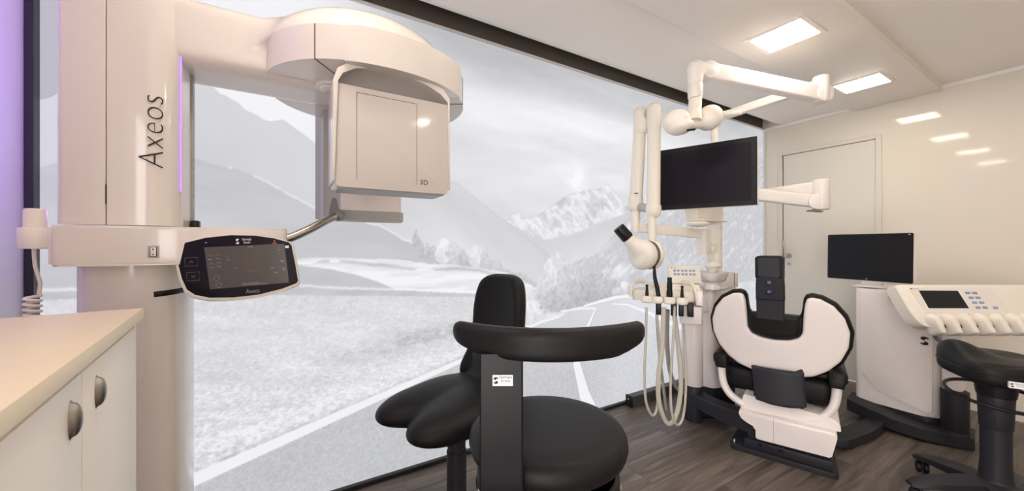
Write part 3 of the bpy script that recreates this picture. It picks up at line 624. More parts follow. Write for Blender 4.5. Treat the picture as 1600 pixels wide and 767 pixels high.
for (x0, y0) in ((0.092, 0.028), (0.098, 0.006), (0.100, 0.003), (0.102, -0.010), (0.104, -0.014), (0.075, -0.008), (0.082, -0.018), (-0.03, 0.018), (-0.028, 0.012), (-0.012, -0.004), (0.022, 0.036), (0.026, 0.036)): pbox(g, x0, y0, x0+0.008, y0+0.0009)
g.build('screen_icons', INKG, cp, world=True)['kind'] = 'stuff'
lettering('lettering', 'Axeos', 0.0125, PM @ Matrix.Translation((0.03, -0.052, 0.0016)), INKG, cp, ext=0.0002)
lettering('lettering', 'Dentsply\nSirona', 0.0062, PM @ Matrix.Translation((0.020, 0.0485, 0.0014)), INKW, cp, ext=0.0002)
leaf_logo('logo', 0.011, PM @ Matrix.Translation((-0.002, 0.0482, 0.0012)), INKW, cp)
g = MB()
for a in (90, 210, 330): g.prism([(0.0025*math.cos(rad(a+d))*q, 0.0025*math.sin(rad(a+d))*q) for d, q in ((-28, 0.5), (-28, 1.7), (0, 1.9), (28, 1.7), (28, 0.5))], 0.0014, 0.0018, 'xy', 0, 1, PM @ Matrix.Translation((0.086, 0.0435, 0)))
g.build('radiation_symbol', ORANGE, cp, world=True)
g = MB(); pbox(g, 0.112, 0.031, 0.121, 0.036, 0.0014); g.build('white_sticker', INKW, cp, world=True)
g = MB(); pbox(g, -0.0755, 0.0475, -0.0715, 0.0485, 0.0014); g.build('status_light', INKW, cp, world=True)
# patient grip
gp = MB().tube([(-0.03, 1.37, 1.168), (0.0, 1.375, 1.176), (0.055, 1.395, 1.206), (0.105, 1.42, 1.238), (0.135, 1.44, 1.252), (0.149, 1.452, 1.257)], 0.0145, 14, 6).build('patient_grip', METAL, XR, world=True)
MB().loft([[Vector((0.130+sx*w_, 1.450+sy*0.012, z)) for sx, sy in ((-1, -1), (1, -1), (1, 1), (-1, 1))] for z, w_ in ((1.252, 0.018), (1.285, 0.014), (1.318, 0.006))]).cyl((0.137, 1.43, 1.254), (0.155, 1.462, 1.259), 0.0185, bev=0.003).build('grip_bracket', GREYP, gp, world=True)
# boom and dome
def boom(X, Y, Z):
    a = rbox(X, Y, Z, (-0.08, 1.455, 1.760), (0.26, 0.105, 0.095), 0.04)
    d = ell(X, Y, Z, (0.235, 1.445, 1.765), (0.325, 0.295, 0.178))
    return np.maximum(smin(a, np.maximum(d, 1.768-Z), 0.05), 0)+np.minimum(smin(a, np.maximum(d, 1.768-Z), 0.05), 0)
MB().sdf(boom, (-0.36, 1.13, 1.65), (0.60, 1.76, 2.0), 0.011).build('boom', WHITE, XR, sharp=60, world=True)
# rotating ring
RCX, RCY, RRX, RRY = 0.257, 1.44, 0.335, 0.312
def ringpts(rx, ry, n=72): return oval(RCX, RCY, rx, ry, n, 2.1)
rg = MB().prism(ringpts(RRX, RRY), 1.680, 1.780, 'xy', 0.006, 3).build('rotating_ring', WHITE, XR, world=True)
def ringseg(a0, a1, r0, r1, z0, z1, bev, n=26):
    out = []; inn = []
    for k in range(n+1):
        a = rad(a0+(a1-a0)*k/n); c, s_ = math.cos(a), math.sin(a); q = 1/((abs(c)**2.1+abs(s_)**2.1)**(1/2.1))
        out.append((RCX+RRX*r1*c*q, RCY+RRY*r1*s_*q)); inn.append((RCX+RRX*r0*c*q, RCY+RRY*r0*s_*q))
    return MB().prism(out+inn[::-1], z0, z1, 'xy', bev, 2)
ringseg(-112, -44, 0.9, 1.045, 1.672, 1.778, 0.005).build('ring_front_cover', WHITE, rg, world=True)
for a in (-126, -30): ringseg(a-0.25, a+0.25, 0.6, 1.003, 1.6785, 1.7795, 0).build('seam', SEAM, rg, world=True)
MB().cyl((0.115, 1.36, 1.682), (0.115, 1.36, 1.670), 0.050, bev=0.003).cyl((0.115, 1.36, 1.670), (0.115, 1.36, 1.664), 0.036, bev=0.002).build('joint_disc', WHITE, rg, world=True)
# sensor head (near side) with hood
hood_o = [(0.101, 1.335), (0.101, 1.62), (0.112, 1.655), (0.15, 1.685), (0.22, 1.700), (0.30, 1.698), (0.38, 1.682), (0.43, 1.66), (0.450, 1.635), (0.4515, 1.335)]
hood_i = [(0.4465, 1.335), (0.445, 1.622), (0.42, 1.645), (0.37, 1.664), (0.30, 1.678), (0.22, 1.680), (0.16, 1.667), (0.125, 1.645), (0.112, 1.62), (0.1065, 1.335)]
sh = MB().prism(hood_o+hood_i, 1.152, 1.30, 'xz', 0.002, 2).build('sensor_hood', WHITE, XR, world=True)
MB().prism(rounded([(0.107, 1.320), (0.446, 1.320), (0.446, 1.617), (0.107, 1.617)], [0.012, 0.012, 0.004, 0.012]), 1.163, 1.30, 'xz', 0.008, 3).build('sensor_housing', SENSORM, XR, world=True)
g = MB()
for a, b_ in (((0.165, 1.345), (0.165, 1.600)), ((0.165, 1.600), (0.343, 1.600)), ((0.343, 1.600), (0.343, 1.345))):
    g.box((min(a[0], b_[0])-0.0008, 1.1625, min(a[1], b_[1])-0.0008), (max(a[0], b_[0])+0.0008, 1.1632, max(a[1], b_[1])+0.0008))
g.build('cover_seam', SEAM, sh, world=True)
lettering('lettering', '3D', 0.022, frame((0.366, 1.1622, 1.352), (1, 0, 0), (0, 0, 1)), INK, sh, space=1.05)
MB().box((0.115, 1.172, 1.3165), (0.438, 1.29, 1.322), 0.002, 1).build('housing_base', LGREY, sh, world=True)
# tube head (far side)
tp = [(0.165, 1.60), (0.405, 1.60), (0.44, 1.76), (0.10, 1.76)]
tu = MB().prism(rounded(tp, [0.012, 0.02, 0.02, 0.03]), 1.292, 1.712, 'xy', 0.003, 2).build('tube_housing', PINKW, XR, world=True)
tp2 = [(0.160, 1.595), (0.412, 1.595), (0.442, 1.76), (0.095, 1.76)]
MB().prism(rounded(tp2, [0.012, 0.012, 0.02, 0.03]), 1.254, 1.2915, 'xy', 0.004, 2).build('tube_base', LGREY, tu, world=True)
MB().prism(rounded([(0.108, 1.62), (0.168, 1.602), (0.155, 1.605), (0.085, 1.755), (0.10, 1.765)], 0.004), 1.262, 1.700, 'xy', 0.002, 1).build('tube_side_painted_light', LGREY, tu, world=True)  # grey light of the mural on this side, put into its colour

# ================================================================== DENTAL CHAIR
DC = thing('dental_chair', 'white and black dental patient chair seen from behind, upright backrest', 'dental chair', (2.22, 0.946, 0), rad(20))
CY = 0.025
bp = MB().prism(rounded([(-0.005, -0.235), (0.80, -0.20), (0.80, 0.20), (-0.005, 0.232)], [0.02, 0.06, 0.06, 0.02]), 0.0, 0.028, 'xy', 0.006, 2).build('base_plate', CHAR, DC)
MB().cyl((0.018, 0.212, 0.026), (0.018, 0.212, 0.048), 0.009, bev=0.002).build('bolt', CHROME, bp)
pd = MB().box((0.015, -0.215, 0.026), (0.66, 0.165, 0.075), 0.006, 2).box((0.03, -0.205, 0.07), (0.62, 0.150, 0.135), 0.006, 2).build('pedestal', CHAR, DC)
for y_, s_ in ((0.0, 0.016), (0.09, 0.010), (-0.005, 0.01)): MB().box((0.008, y_-s_, 0.078 if s_ > 0.012 else 0.05), (0.032, y_+s_, 0.125 if s_ > 0.012 else 0.064), 0.002, 1).build('pedestal_fitting', BLACKP, pd)
lo = [(0.104, 0.112), (-0.205, 0.118), (-0.232, 0.245), (0.183, 0.245), (0.183, 0.212), (0.150, 0.188), (0.104, 0.172)]
bc = MB().prism(rounded(lo, [0.008, 0.008, 0.03, 0.02, 0.02, 0.02, 0.012]), -0.045, 0.60, 'yz', 0.010, 3).build('lower_cover', PINKW, DC)
MB().box((-0.0458, 0.0252, 0.118), (-0.040, 0.0262, 0.24)).build('cover_seam', SEAM, bc)
up = [(-0.242, 0.240), (-0.238, 0.285), (-0.175, 0.302), (0.165, 0.324), (0.178, 0.250), (0.178, 0.240)]
MB().prism(rounded(up, [0.006, 0.03, 0.01, 0.012, 0.02, 0.006]), -0.005, 0.60, 'yz', 0.008, 3).build('upper_cover', PINKW, DC)
# seat and leg rest
def seatf(X, Y, Z):
    a = rbox(X, Y-CY, Z, (0.40, 0, 0.385), (0.33, 0.255, 0.075), 0.05)
    b = rbox(X, Y-CY, Z, (1.02, 0, 0.36), (0.45, 0.215, 0.065), 0.05)
    return smin(a, b, 0.06)
MB().sdf(seatf, (0.05, -0.26, 0.28), (1.48, 0.30, 0.47), 0.016).build('seat_cushion', BLACK, DC, sharp=60)
MB().box((0.55, -0.11, 0.16), (1.30, 0.16, 0.30), 0.03, 3).build('leg_support', PINKW, DC)
# backrest
def sym(half): return [(CY-a, b) for a, b in half] + [(CY+a, b) for a, b in half[::-1]]
cushion = sym([(0.0, 0.775), (0.095, 0.775), (0.112, 0.79), (0.118, 0.83), (0.122, 0.875), (0.134, 0.899), (0.16, 0.906), (0.20, 0.897), (0.255, 0.862), (0.298, 0.802), (0.322, 0.72), (0.316, 0.64), (0.285, 0.56), (0.235, 0.50), (0.17, 0.462), (0.10, 0.445), (0.02, 0.44)])
shell = sym([(0.0, 0.650), (0.06, 0.656), (0.10, 0.672), (0.117, 0.70), (0.122, 0.78), (0.128, 0.85), (0.136, 0.880), (0.155, 0.888), (0.19, 0.882), (0.24, 0.850), (0.281, 0.792), (0.302, 0.72), (0.297, 0.645), (0.268, 0.572), (0.222, 0.515), (0.165, 0.478), (0.09, 0.456), (0.02, 0.448)])
def xs_(Y, Z): return 0.055 + 0.55*(Y-CY)**2 - 0.16*(Z-0.45)
MB().sdf(lambda X, Y, Z: slab(poly2(Y, Z, shell), X-xs_(Y, Z)+0.018, 0.024, 0.013), (-0.09, -0.30, 0.44), (0.14, 0.35, 0.90), 0.0085).build('backrest_shell', PINKW, DC, sharp=60)
MB().sdf(lambda X, Y, Z: slab(poly2(Y, Z, cushion), X-xs_(Y, Z)-0.035, 0.040, 0.022), (-0.06, -0.32, 0.42), (0.22, 0.37, 0.92), 0.0085).build('backrest_cushion', BLACK, DC, sharp=60)
pad = sym([(0.0, 0.660), (0.06, 0.666), (0.098, 0.682), (0.110, 0.70), (0.112, 0.775), (0.105, 0.79), (0.03, 0.792)])
MB().sdf(lambda X, Y, Z: slab(poly2(Y, Z, pad), X+0.005+0.16*(Z-0.72)-0.3*(Y-CY)**2, 0.040, 0.018), (-0.09, -0.10, 0.63), (0.08, 0.16, 0.82), 0.006).build('headrest_mount', BLACK, DC, sharp=60)
# headrest: bent stem and pad with two round locking buttons
def xh(z): return -0.052-0.04*max(0, z-0.78)/0.3
rings = []
for z, hw, th in ((0.765, 0.060, 0.016), (0.80, 0.060, 0.017), (0.865, 0.061, 0.018), (0.872, 0.0625, 0.024), (0.94, 0.0615, 0.028), (0.985, 0.059, 0.030)):
    rings.append([Vector((xh(z)+dx*th, 0.038+dy*hw, z)) for dx, dy in ((-0.7, -1), (-1, -0.9), (-1, 0.9), (-0.7, 1), (1, 1), (1, -1))])
hr = MB().loft(rings).build('headrest_stem', CHAR, DC, sharp=25)
hp = MB().prism(rounded([(0.041-0.060, 0.975), (0.041+0.060, 0.975), (0.041+0.062, 1.085), (0.041+0.052, 1.095), (0.041-0.052, 1.095), (0.041-0.060, 1.085)], 0.008), -0.090, 0.03, 'yz', 0.008, 3).build('headrest_pad', BLACK, DC)
MB().prism(rounded([(0.043-0.045, 0.985), (0.043+0.045, 0.985), (0.043+0.047, 1.085), (0.043-0.045, 1.085)], 0.006), -0.094, -0.088, 'yz', 0.002, 1).build('headrest_panel', CHAR, hp)
for z in (0.958, 0.911):
    d = MB().cyl((xh(z)-0.024, 0.041, z), (xh(z)-0.033, 0.041, z), 0.0145, bev=0.002).build('lock_button', BLACKP, hr)
    MB().lathe([(0.0100, 0), (0.0085, 0.003), (0.005, 0.005), (0, 0.006)], (0, 0, 0), 20, Matrix.Translation((xh(z)-0.032, 0.041, z)) @ Matrix.Rotation(-PI/2, 4, 'Y')).build('button_lens', LENS, d)
# dark plate covering the back hinge
hpl = [(0.128, 0.494), (-0.100, 0.502), (-0.112, 0.33), (-0.05, 0.314), (0.03, 0.311), (0.105, 0.318)]
MB().sdf(lambda X, Y, Z: slab(poly2(Y, Z, hpl), X+0.030-0.06*(Z-0.40)-1.2*(Y-0.01)**2, 0.016, 0.010), (-0.08, -0.13, 0.29), (0.04, 0.15, 0.52), 0.006).build('hinge_cover', CHAR, DC, sharp=60)
MB().box((0.01, -0.10, 0.30), (0.10, 0.12, 0.52), 0.01, 2).build('back_hinge', BLACKP, DC)
# armrests
for sgn, nm in ((1, 'left'), (-1, 'right')):
    y0 = CY+sgn*0.252
    st = MB().tube([(0.03, y0+sgn*0.000, 0.452), (0.03, y0-sgn*0.002, 0.40), (0.025, y0-sgn*0.014, 0.345), (0.02, y0-sgn*0.045, 0.298), (0.015, y0-sgn*0.088, 0.272), (0.015, y0-sgn*0.115, 0.264)], 0.025, 12, 6, sx=0.8, sy=1.0, up=(1, 0, 0)).build('armrest_strut', PINKW, DC, sharp=60)
    MB().sdf(lambda X, Y, Z: np.minimum(rbox(X, Y, Z, (0.20, y0+sgn*0.006, 0.495), (0.20, 0.036, 0.032), 0.02), rbox(X, Y, Z, (0.035, y0, 0.468), (0.04, 0.030, 0.022), 0.006)), (-0.02, y0-0.06, 0.43), (0.42, y0+0.06, 0.55), 0.009).build('armrest_pad', BLACK, st, sharp=60)
# link arms from the chair base to the unit and to the delivery cart
MB().loft([[Vector((p[0]+n[0]*s_*0.050, p[1]+n[1]*s_*0.050, z)) for s_, z in ((-1, p[2]-h_), (1, p[2]-h_), (1, p[2]+h_*0.8), (0.85, p[2]+h_), (-0.85, p[2]+h_), (-1, p[2]+h_*0.8))] for p, n, h_ in
    [((2.28, 1.045, 0.150), (-0.9, -0.4), 0.050), ((2.245, 1.12, 0.150), (-0.95, -0.25), 0.048), ((2.235, 1.22, 0.150), (-1.0, 0.0), 0.044), ((2.245, 1.33, 0.152), (-0.97, 0.18), 0.040), ((2.27, 1.42, 0.155), (-0.93, 0.32), 0.036), ((2.31, 1.50, 0.155), (-0.85, 0.5), 0.035)]]).build('link_arm', CHAR, DC, sharp=35, world=True)
MB().prism(rounded([(2.62, 0.92), (2.66, 0.80), (2.95, 0.76), (3.25, 0.775), (3.29, 0.81), (3.25, 0.85), (2.95, 0.86)], [0.02, 0.03, 0.1, 0.04, 0.03, 0.04, 0.1]), 0.012, 0.062, 'xy', 0.008, 2).build('link_foot', CHAR, DC, world=True)

# ================================================================== WATER UNIT TOWER (behind the chair, at the mural)
WU = thing('dental_water_unit', 'white water unit with glass bowl and pole, between mural and dental chair', 'dental unit', (2.53, 1.53, 0))
wb = rounded([(2.385, 1.40), (2.69, 1.40), (2.70, 1.67), (2.40, 1.67)], [0.07, 0.05, 0.06, 0.06], 6)
MB().prism(wb, 0.20, 0.865, 'xy', 0.004, 2).build('body', PINKW, WU, world=True)
MB().prism([(2.54+(x-2.54)*0.96, 1.535+(y-1.535)*0.96) for x, y in wb], 0.0, 0.20, 'xy', 0.004, 1).build('plinth', CHAR, WU, world=True)
tb = MB().prism([(2.54+(x-2.54)*1.06, 1.535+(y-1.535)*1.06) for x, y in wb], 0.862, 0.962, 'xy', 0.006, 2).build('top_block', PINKW, WU, world=True)
MB().box((2.613, 1.389, 0.866), (2.6145, 1.64, 0.963)).build('seam', SEAM, tb, world=True)
MB().cyl((2.285, 1.475, 0.23), (2.285, 1.475, 0.80), 0.055, bev=0.003, seg=32).build('front_column', PINKW, WU, world=True)
MB().cyl((2.285, 1.475, 0.0), (2.285, 1.475, 0.23), 0.056, bev=0.003, seg=32).build('column_foot', CHAR, WU, world=True)
MB().box((2.30, 1.44, 0.70), (2.45, 1.53, 0.80), 0.015, 3).build('column_bridge', PINKW, WU, world=True)
MB().prism(rounded([(2.33, 1.47), (2.47, 1.36), (2.48, 1.45), (2.38, 1.56)], 0.02), 0.0, 0.03, 'xy', 0.004, 1).build('foot_plate', BLACKP, WU, world=True)
# pole: wide lower mast, slim upper tube
PX, PY = 2.575, 1.505
ms = MB().prism(oval(PX, PY, 0.034, 0.046, 28, 3.0), 0.955, 1.52, 'xy', 0.004, 2).build('mast', IVORY, WU, world=True)
MB().cyl((PX, PY, 1.50), (PX, PY, 1.985), 0.024, seg=24).build('upper_pole', IVORY, WU, world=True)
MB().cyl((PX, PY, 1.962), (PX, PY, 1.992), 0.0275, bev=0.002).build('pole_collar', IVORY, WU, world=True)
# glass spittoon bowl and filler
bw = at(1113, 432, 2.42)
MB().lathe([(0.03, 0.0), (0.055, 0.004), (0.078, 0.022), (0.090, 0.058), (0.094, 0.075), (0.091, 0.075), (0.087, 0.058), (0.074, 0.025), (0.052, 0.009), (0.03, 0.006)], (bw.x, bw.y, 0.905), 40).build('glass_bowl', GLASS, WU, world=True)
MB().cyl((bw.x, bw.y, 0.862), (bw.x, bw.y, 0.907), 0.05, 0.04, bev=0.003).build('bowl_socket', PINKW, WU, world=True)
MB().box((bw.x-0.02, bw.y-0.06, 0.862), (2.45, bw.y+0.06, 0.885), 0.01, 2).build('bowl_shelf', PINKW, WU, world=True)
fl_ = MB().sdf(lambda X, Y, Z: smin(smin(ell(X, Y, Z, (2.475, 1.46, 1.012), (0.055, 0.055, 0.022)), capsule(X, Y, Z, (2.475, 1.46, 0.965), (2.475, 1.46, 1.01), 0.034), 0.015), capsule(X, Y, Z, (2.475, 1.46, 1.005), (2.575, 1.505, 1.0), 0.02), 0.02), (2.40, 1.38, 0.93), (2.62, 1.56, 1.05), 0.006).build('cup_filler', IVORY, WU, sharp=60, world=True)
cf = at(1091, 350, 2.42)
MB().sdf(lambda X, Y, Z: smin(ell(X, Y, Z, (cf.x, cf.y, cf.z), (0.085, 0.060, 0.022)), capsule(X, Y, Z, (cf.x, cf.y, cf.z+0.008), (PX, PY, cf.z+0.02), 0.014), 0.02), (cf.x-0.10, cf.y-0.1, cf.z-0.04), (PX+0.05, PY+0.06, cf.z+0.06), 0.007).build('handle_tray', IVORY, WU, sharp=60, world=True)
MB().box((cf.x-0.05, cf.y-0.03, cf.z+0.020), (PX+0.01, cf.y+0.05, cf.z+0.034), 0.004, 2).build('tray_lid', IVORY, WU, world=True)
MB().box((cf.x-0.02, cf.y-0.01, cf.z+0.034), (PX, PY+0.03, 1.47), 0.012, 2).build('screen_mount', IVORY, WU, world=True)
kn = at(1113, 385, 2.47); MB().lathe([(0, 0), (0.008, 0), (0.008, 0.018), (0.013, 0.022), (0.012, 0.028), (0, 0.031)], (kn.x, kn.y, kn.z-0.03), 16).build('knob', IVORY, ms, world=True)

# control display on the water unit
DM = frame(at(1070, 429, 2.40), (0.804, -0.594, -0.01), (0.18, 0.20, 0.96))
dp = thing('unit_display', 'small white keypad with blue keys above the hose tray', 'control panel', at(1070, 429, 2.40)-Vector((0, 0, 0.08)))
MB().box((-0.100, -0.058, -0.020), (0.100, 0.060, 0.0), 0.006, 2, DM).build('keypad_body', WHITE2, dp, world=True)
for r_ in range(2):
    for c_ in range(6):
        cx_ = -0.062+c_*0.0225+(0.004 if c_ > 1 else 0)+(0.004 if c_ > 3 else 0); cy_ = 0.026-r_*0.024
        MB().box((cx_-0.008, cy_-0.007, 0.0), (cx_+0.008, cy_+0.007, 0.0015), 0.0005, 1, DM).build('key', BLUEB, dp, world=True)
MB().box((-0.084, 0.044, 0), (-0.078, 0.050, 0.001), 0, 1, DM).build('logo', INK, dp, world=True)
lettering('lettering', 'Dentsply', 0.008, DM @ Matrix.Translation((-0.062, 0.047, 0.0005)), INKG, dp, ext=0.0002)
MB().cyl(DM @ Vector((0, -0.05, -0.015)), (2.40, 1.47, 0.84), 0.025).build('keypad_neck', PINKW, dp, world=True)

# ================================================================== ASSISTANT TRAY WITH HOSES
o_ = at(1040, 470, 2.25); AT = thing('assistant_tray', 'white instrument tray with suction hoses, in front of the water unit', 'instrument tray', (o_.x, o_.y, 0), rad(36.5))
# local x away from camera, y left
zt = 0.815
tray = [(0.02, -0.165), (0.00, -0.10), (-0.02, 0.0), (-0.01, 0.10), (0.0, 0.19), (0.06, 0.20), (0.20, 0.13), (0.24, 0.0), (0.22, -0.17)]
tr = MB().prism(rounded(tray, 0.02), zt-0.008, zt+0.058, 'xy', 0.020, 4).build('tray_body', IVORY, AT)
MB().prism(rounded([(0.0, -0.205), (0.24, -0.205), (0.24, -0.165), (0.0, -0.165)], 0.008), zt-0.02, zt+0.062, 'xy', 0.006, 2).build('tray_end', PINKW, AT)
MB().box((0.02, -0.20, zt-0.14), (0.20, -0.08, zt-0.03), 0.01, 2).build('tray_support', PINKW, AT)
for sg, ya in ((1, 0.185), (-1, -0.150)):
    MB().tube([(0.0, ya+0.02*sg, zt+0.01), (0.01, ya+0.016*sg, zt+0.055), (0.06, ya, zt+0.095), (0.14, ya-0.03*sg, zt+0.100), (0.20, ya-0.05*sg, zt+0.09)], 0.013, 10, 6, sx=0.8, sy=1.3).build('side_handle', IVORY, AT, sharp=60)
MB().box((0.14, -0.20, zt+0.04), (0.26, 0.12, zt+0.085), 0.012, 3).build('tray_back', IVORY, AT)
HP = [(0.105, 0.0075, 'thin'), (0.045, 0.0115, 'tall'), (-0.022, 0.0130, 'mid'), (-0.090, 0.0075, 'thin')]
for i, (hy, r_, kd) in enumerate(HP):
    MB().lathe([(0.036, 0.0), (0.042, 0.006), (0.042, 0.030), (0.036, 0.040), (0.0, 0.042)], (-0.040, hy, zt-0.012), 24, sy=0.80).build('holder', IVORY, AT)
    z0 = zt+0.028
    if kd == 'thin': MB().lathe([(0.010, 0), (0.0105, 0.012), (0.0065, 0.055), (0.0085, 0.062), (0.0085, 0.068), (0.004, 0.070)], (-0.045, hy, z0), 16).build('instrument_tip', BLACKP, AT)
    elif kd == 'tall': MB().tube([(-0.045, hy-0.006, z0), (-0.045, hy+0.002, z0+0.05), (-0.045, hy+0.016, z0+0.12), (-0.048, hy+0.017, z0+0.19)], 0.0125, 12, 6, rr=[1, 1, 0.95, 0.8, 0.4]).build('suction_nozzle', BLACKP, AT)
    else: MB().lathe([(0.017, 0), (0.0175, 0.02), (0.0145, 0.055), (0.016, 0.06), (0.013, 0.10), (0.0135, 0.115), (0.010, 0.117)], (-0.045, hy, z0), 18).build('suction_handle', BLACKP, AT)
for hy, wd in ((0.040, 0.020), (-0.045, 0.022), (-0.085, 0.018), (-0.135, 0.022)): MB().box((-0.06+0.02, hy-wd/1.3, zt-0.085), (-0.02+0.03, hy+wd/1.3, zt-0.004), 0.004, 2).build('hose_socket', BLACKP, AT)
hoses = [
 ([(1010,480,2.21),(1009,530,2.20),(1007,580,2.19),(1009,625,2.18),(1018,648,2.19),(1026,640,2.22),(1029,600,2.25),(1030,540,2.27),(1026,490,2.28)], 0.0075, HOSE),
 ([(1037,480,2.20),(1035,540,2.18),(1029,590,2.16),(1030,630,2.15),(1040,658,2.16),(1050,660,2.17),(1059,640,2.19),(1064,600,2.21),(1060,540,2.24),(1053,488,2.27)], 0.0135, HOSE),
 ([(1054,478,2.20),(1052,530,2.17),(1048,590,2.15),(1049,640,2.14),(1057,663,2.15),(1066,655,2.17),(1071,620,2.20),(1071,560,2.24),(1067,492,2.27)], 0.0075, HOSE),
 ([(1026,492,2.30),(1030,550,2.32),(1036,600,2.33),(1041,640,2.33)], 0.0085, HOSEG),
 ([(1043,484,2.32),(1042,530,2.36),(1046,575,2.40),(1055,602,2.44),(1068,614,2.50)], 0.0135, HOSEG)]
for pts, r_, m_ in hoses: MB().tube([at(*p) for p in pts], r_, 10, 6).build('hose', m_, AT, world=True)

# ================================================================== INTRAORAL X-RAY ON FOLDED ARM
q0 = at(1095, 372, 2.50)
IX = thing('intraoral_xray', 'cream intraoral x-ray head with black cone on folded double arm', 'x-ray machine', (q0.x, q0.y, q0.z))
a0 = at(993, 355, 2.46); a1 = at(1100, 366, 2.52)
MB().beam(a0, a1, 0.050, 0.062, 0.008, 0.02).build('horizontal_arm', IVORY, IX, world=True)
MB().box((a1.x-0.035, a1.y-0.035, a1.z-0.135), (a1.x+0.035, a1.y+0.035, a1.z+0.036), 0.010, 2).beam((a1.x, a1.y, a1.z-0.095), (PX, PY, a1.z-0.095), 0.07, 0.075, 0.008).build('wall_bracket', IVORY, IX, world=True)
b0 = at(993, 322, 2.46); b1 = at(1001, 178, 2.42); c1 = at(1022, 172, 2.36); c0 = at(1021, 330, 2.34)
MB().cyl((a0.x, a0.y, a0.z-0.03), (b0.x, b0.y, b0.z), 0.030, seg=24).build('swivel_post', IVORY, IX, world=True)
def capsule_mesh(p, q, r, sx=1.0, name='arm_segment', m=IVORY, h=0.009):
    lo = [min(p[i], q[i])-r*1.2 for i in range(3)]; hi = [max(p[i], q[i])+r*1.2 for i in range(3)]
    return MB().sdf(lambda X, Y, Z: capsule(X, Y, Z, p, q, r), lo, hi, h).build(name, m, IX, sharp=60, world=True)
sA = MB().tube([b0, b1], 0.043, 16, smooth=False, sx=1.0, sy=0.9).build('folding_arm', IVORY, IX, world=True)
sB = MB().tube([c0, c1], 0.043, 16, smooth=False, sx=1.0, sy=0.9).build('folding_arm', IVORY, IX, world=True)
def knuckle(p, dz, par, r=0.047):
    MB().sdf(lambda X, Y, Z: capsule(X, Y, Z, (p.x, p.y, p.z-abs(dz)*(1 if dz > 0 else 0)), (p.x, p.y, p.z+abs(dz)*(0 if dz > 0 else 1)), r), (p.x-0.06, p.y-0.06, p.z-0.17), (p.x+0.06, p.y+0.06, p.z+0.17), 0.0075).build('joint_cover', IVORY, par, sharp=60, world=True)
knuckle(b1, 0.10, sA); knuckle(c1, 0.10, sB); knuckle(b0, -0.05, sA); knuckle(c0, -0.02, sB)
MB().cyl(b1+Vector((0, 0, -0.02)), c1+Vector((0, 0, -0.02)), 0.032).build('top_hinge', LGREY, sA, world=True)
MB().cyl(b0, c0+Vector((0, 0, 0.01)), 0.028).build('bottom_hinge', LGREY, sA, world=True)
mk = at(994, 302, 2.40); MB().box((-0.012, -0.003, 0), (0.012, 0.003, 0.002), 0, 1, frame(mk, (0.80, -0.6, 0), (0, 0, 1))).build('marking', INK, sA, world=True)
d0 = at(1019, 335, 2.34); d1 = at(1019, 395, 2.33)
MB().cyl(d0, d1, 0.026, seg=24).build('head_post', IVORY, IX, world=True)
hc = at(1004, 398, 2.26); ha = Vector((-0.72, -0.52, 0.03)).normalized(); view = Vector((0.84, 0.57, 0)).normalized()
# drum-shaped head: round back, tapering towards the cone
hx = (at(981, 372, 2.26)-hc).normalized()
side = Vector((0.60, -0.78, 0)).normalized()
dax = (Vector((0.84, 0.57, 0))*0.80+side*0.55).normalized()      # drum axis: away and to the right
def drum(P0, L, R, rd):
    def fn(X, Y, Z):
        ux, uy, uz = X-P0.x, Y-P0.y, Z-P0.z
        h = ux*dax.x+uy*dax.y+uz*dax.z
        r = np.sqrt(np.maximum(ux**2+uy**2+uz**2-h**2, 0))
        a = r-R+rd; b = np.abs(h-L/2)-L/2+rd
        return np.sqrt(np.maximum(a, 0)**2+np.maximum(b, 0)**2)+np.minimum(np.maximum(a, b), 0)-rd
    return fn
dr1 = drum(hc-dax*0.045, 0.095, 0.092, 0.040)
_b = ((hc.x-0.26, hc.y-0.26, hc.z-0.16), (hc.x+0.24, hc.y+0.24, hc.z+0.20))
th_ = MB().sdf(lambda X, Y, Z: smin(dr1(X, Y, Z), capsule(X, Y, Z, hc+hx*0.05, hc+hx*0.115, 0.040), 0.045), *_b, 0.009).build('tube_head', IVORY, IX, sharp=60, world=True)
MB().sdf(drum(hc+dax*0.052, 0.045, 0.094, 0.020), *_b, 0.009).build('head_back', IVORY, th_, sharp=60, world=True)
MB().sdf(drum(hc+dax*0.046, 0.010, 0.090, 0.002), *_b, 0.006).build('head_seam', SEAM, th_, world=True)
kc = MB().cyl(hc+hx*0.135, hc+hx*0.225, 0.038, 0.036, bev=0.004, seg=28).build('cone', BLACKP, IX, world=True)
MB().cyl(hc+hx*0.150, hc+hx*0.153, 0.0392, seg=28).cyl(hc+hx*0.20, hc+hx*0.203, 0.038, seg=28).build('cone_ring', CHAR, kc, world=True)

# ================================================================== OPERATING LAMP
p_top = Vector((PX, PY, 2.055)); elb = at(1283, 140, 2.13); fk = at(1106, 112, 2.08)
OL = thing('operating_lamp', 'white twin-lobe operating lamp on a long jointed arm above the screen', 'lamp', (PX, PY, 1.99))
MB().sdf(lambda X, Y, Z: smin(capsule(X, Y, Z, (PX, PY, 2.0), (PX, PY, 2.06), 0.036), capsule(X, Y, Z, (PX, PY, 2.045), (PX+0.0, PY-0.10, 2.045), 0.024), 0.03), (PX-0.06, PY-0.14, 1.985), (PX+0.06, PY+0.06, 2.11), 0.008).build('arm_base', IVORY, OL, sharp=60, world=True)
e1 = elb+Vector((0, 0, 0.035))
MB().beam((PX, PY-0.08, 2.05), (e1.x, e1.y, e1.z), 0.040, 0.055, 0.010).build('lower_arm', WHITE2, OL, world=True)
g1 = at(1127, 178, 2.53); g2 = at(1160, 175, 2.45); MB().cyl(g1, g2, 0.019, bev=0.005).build('arm_sleeve', IVORY, OL, world=True)
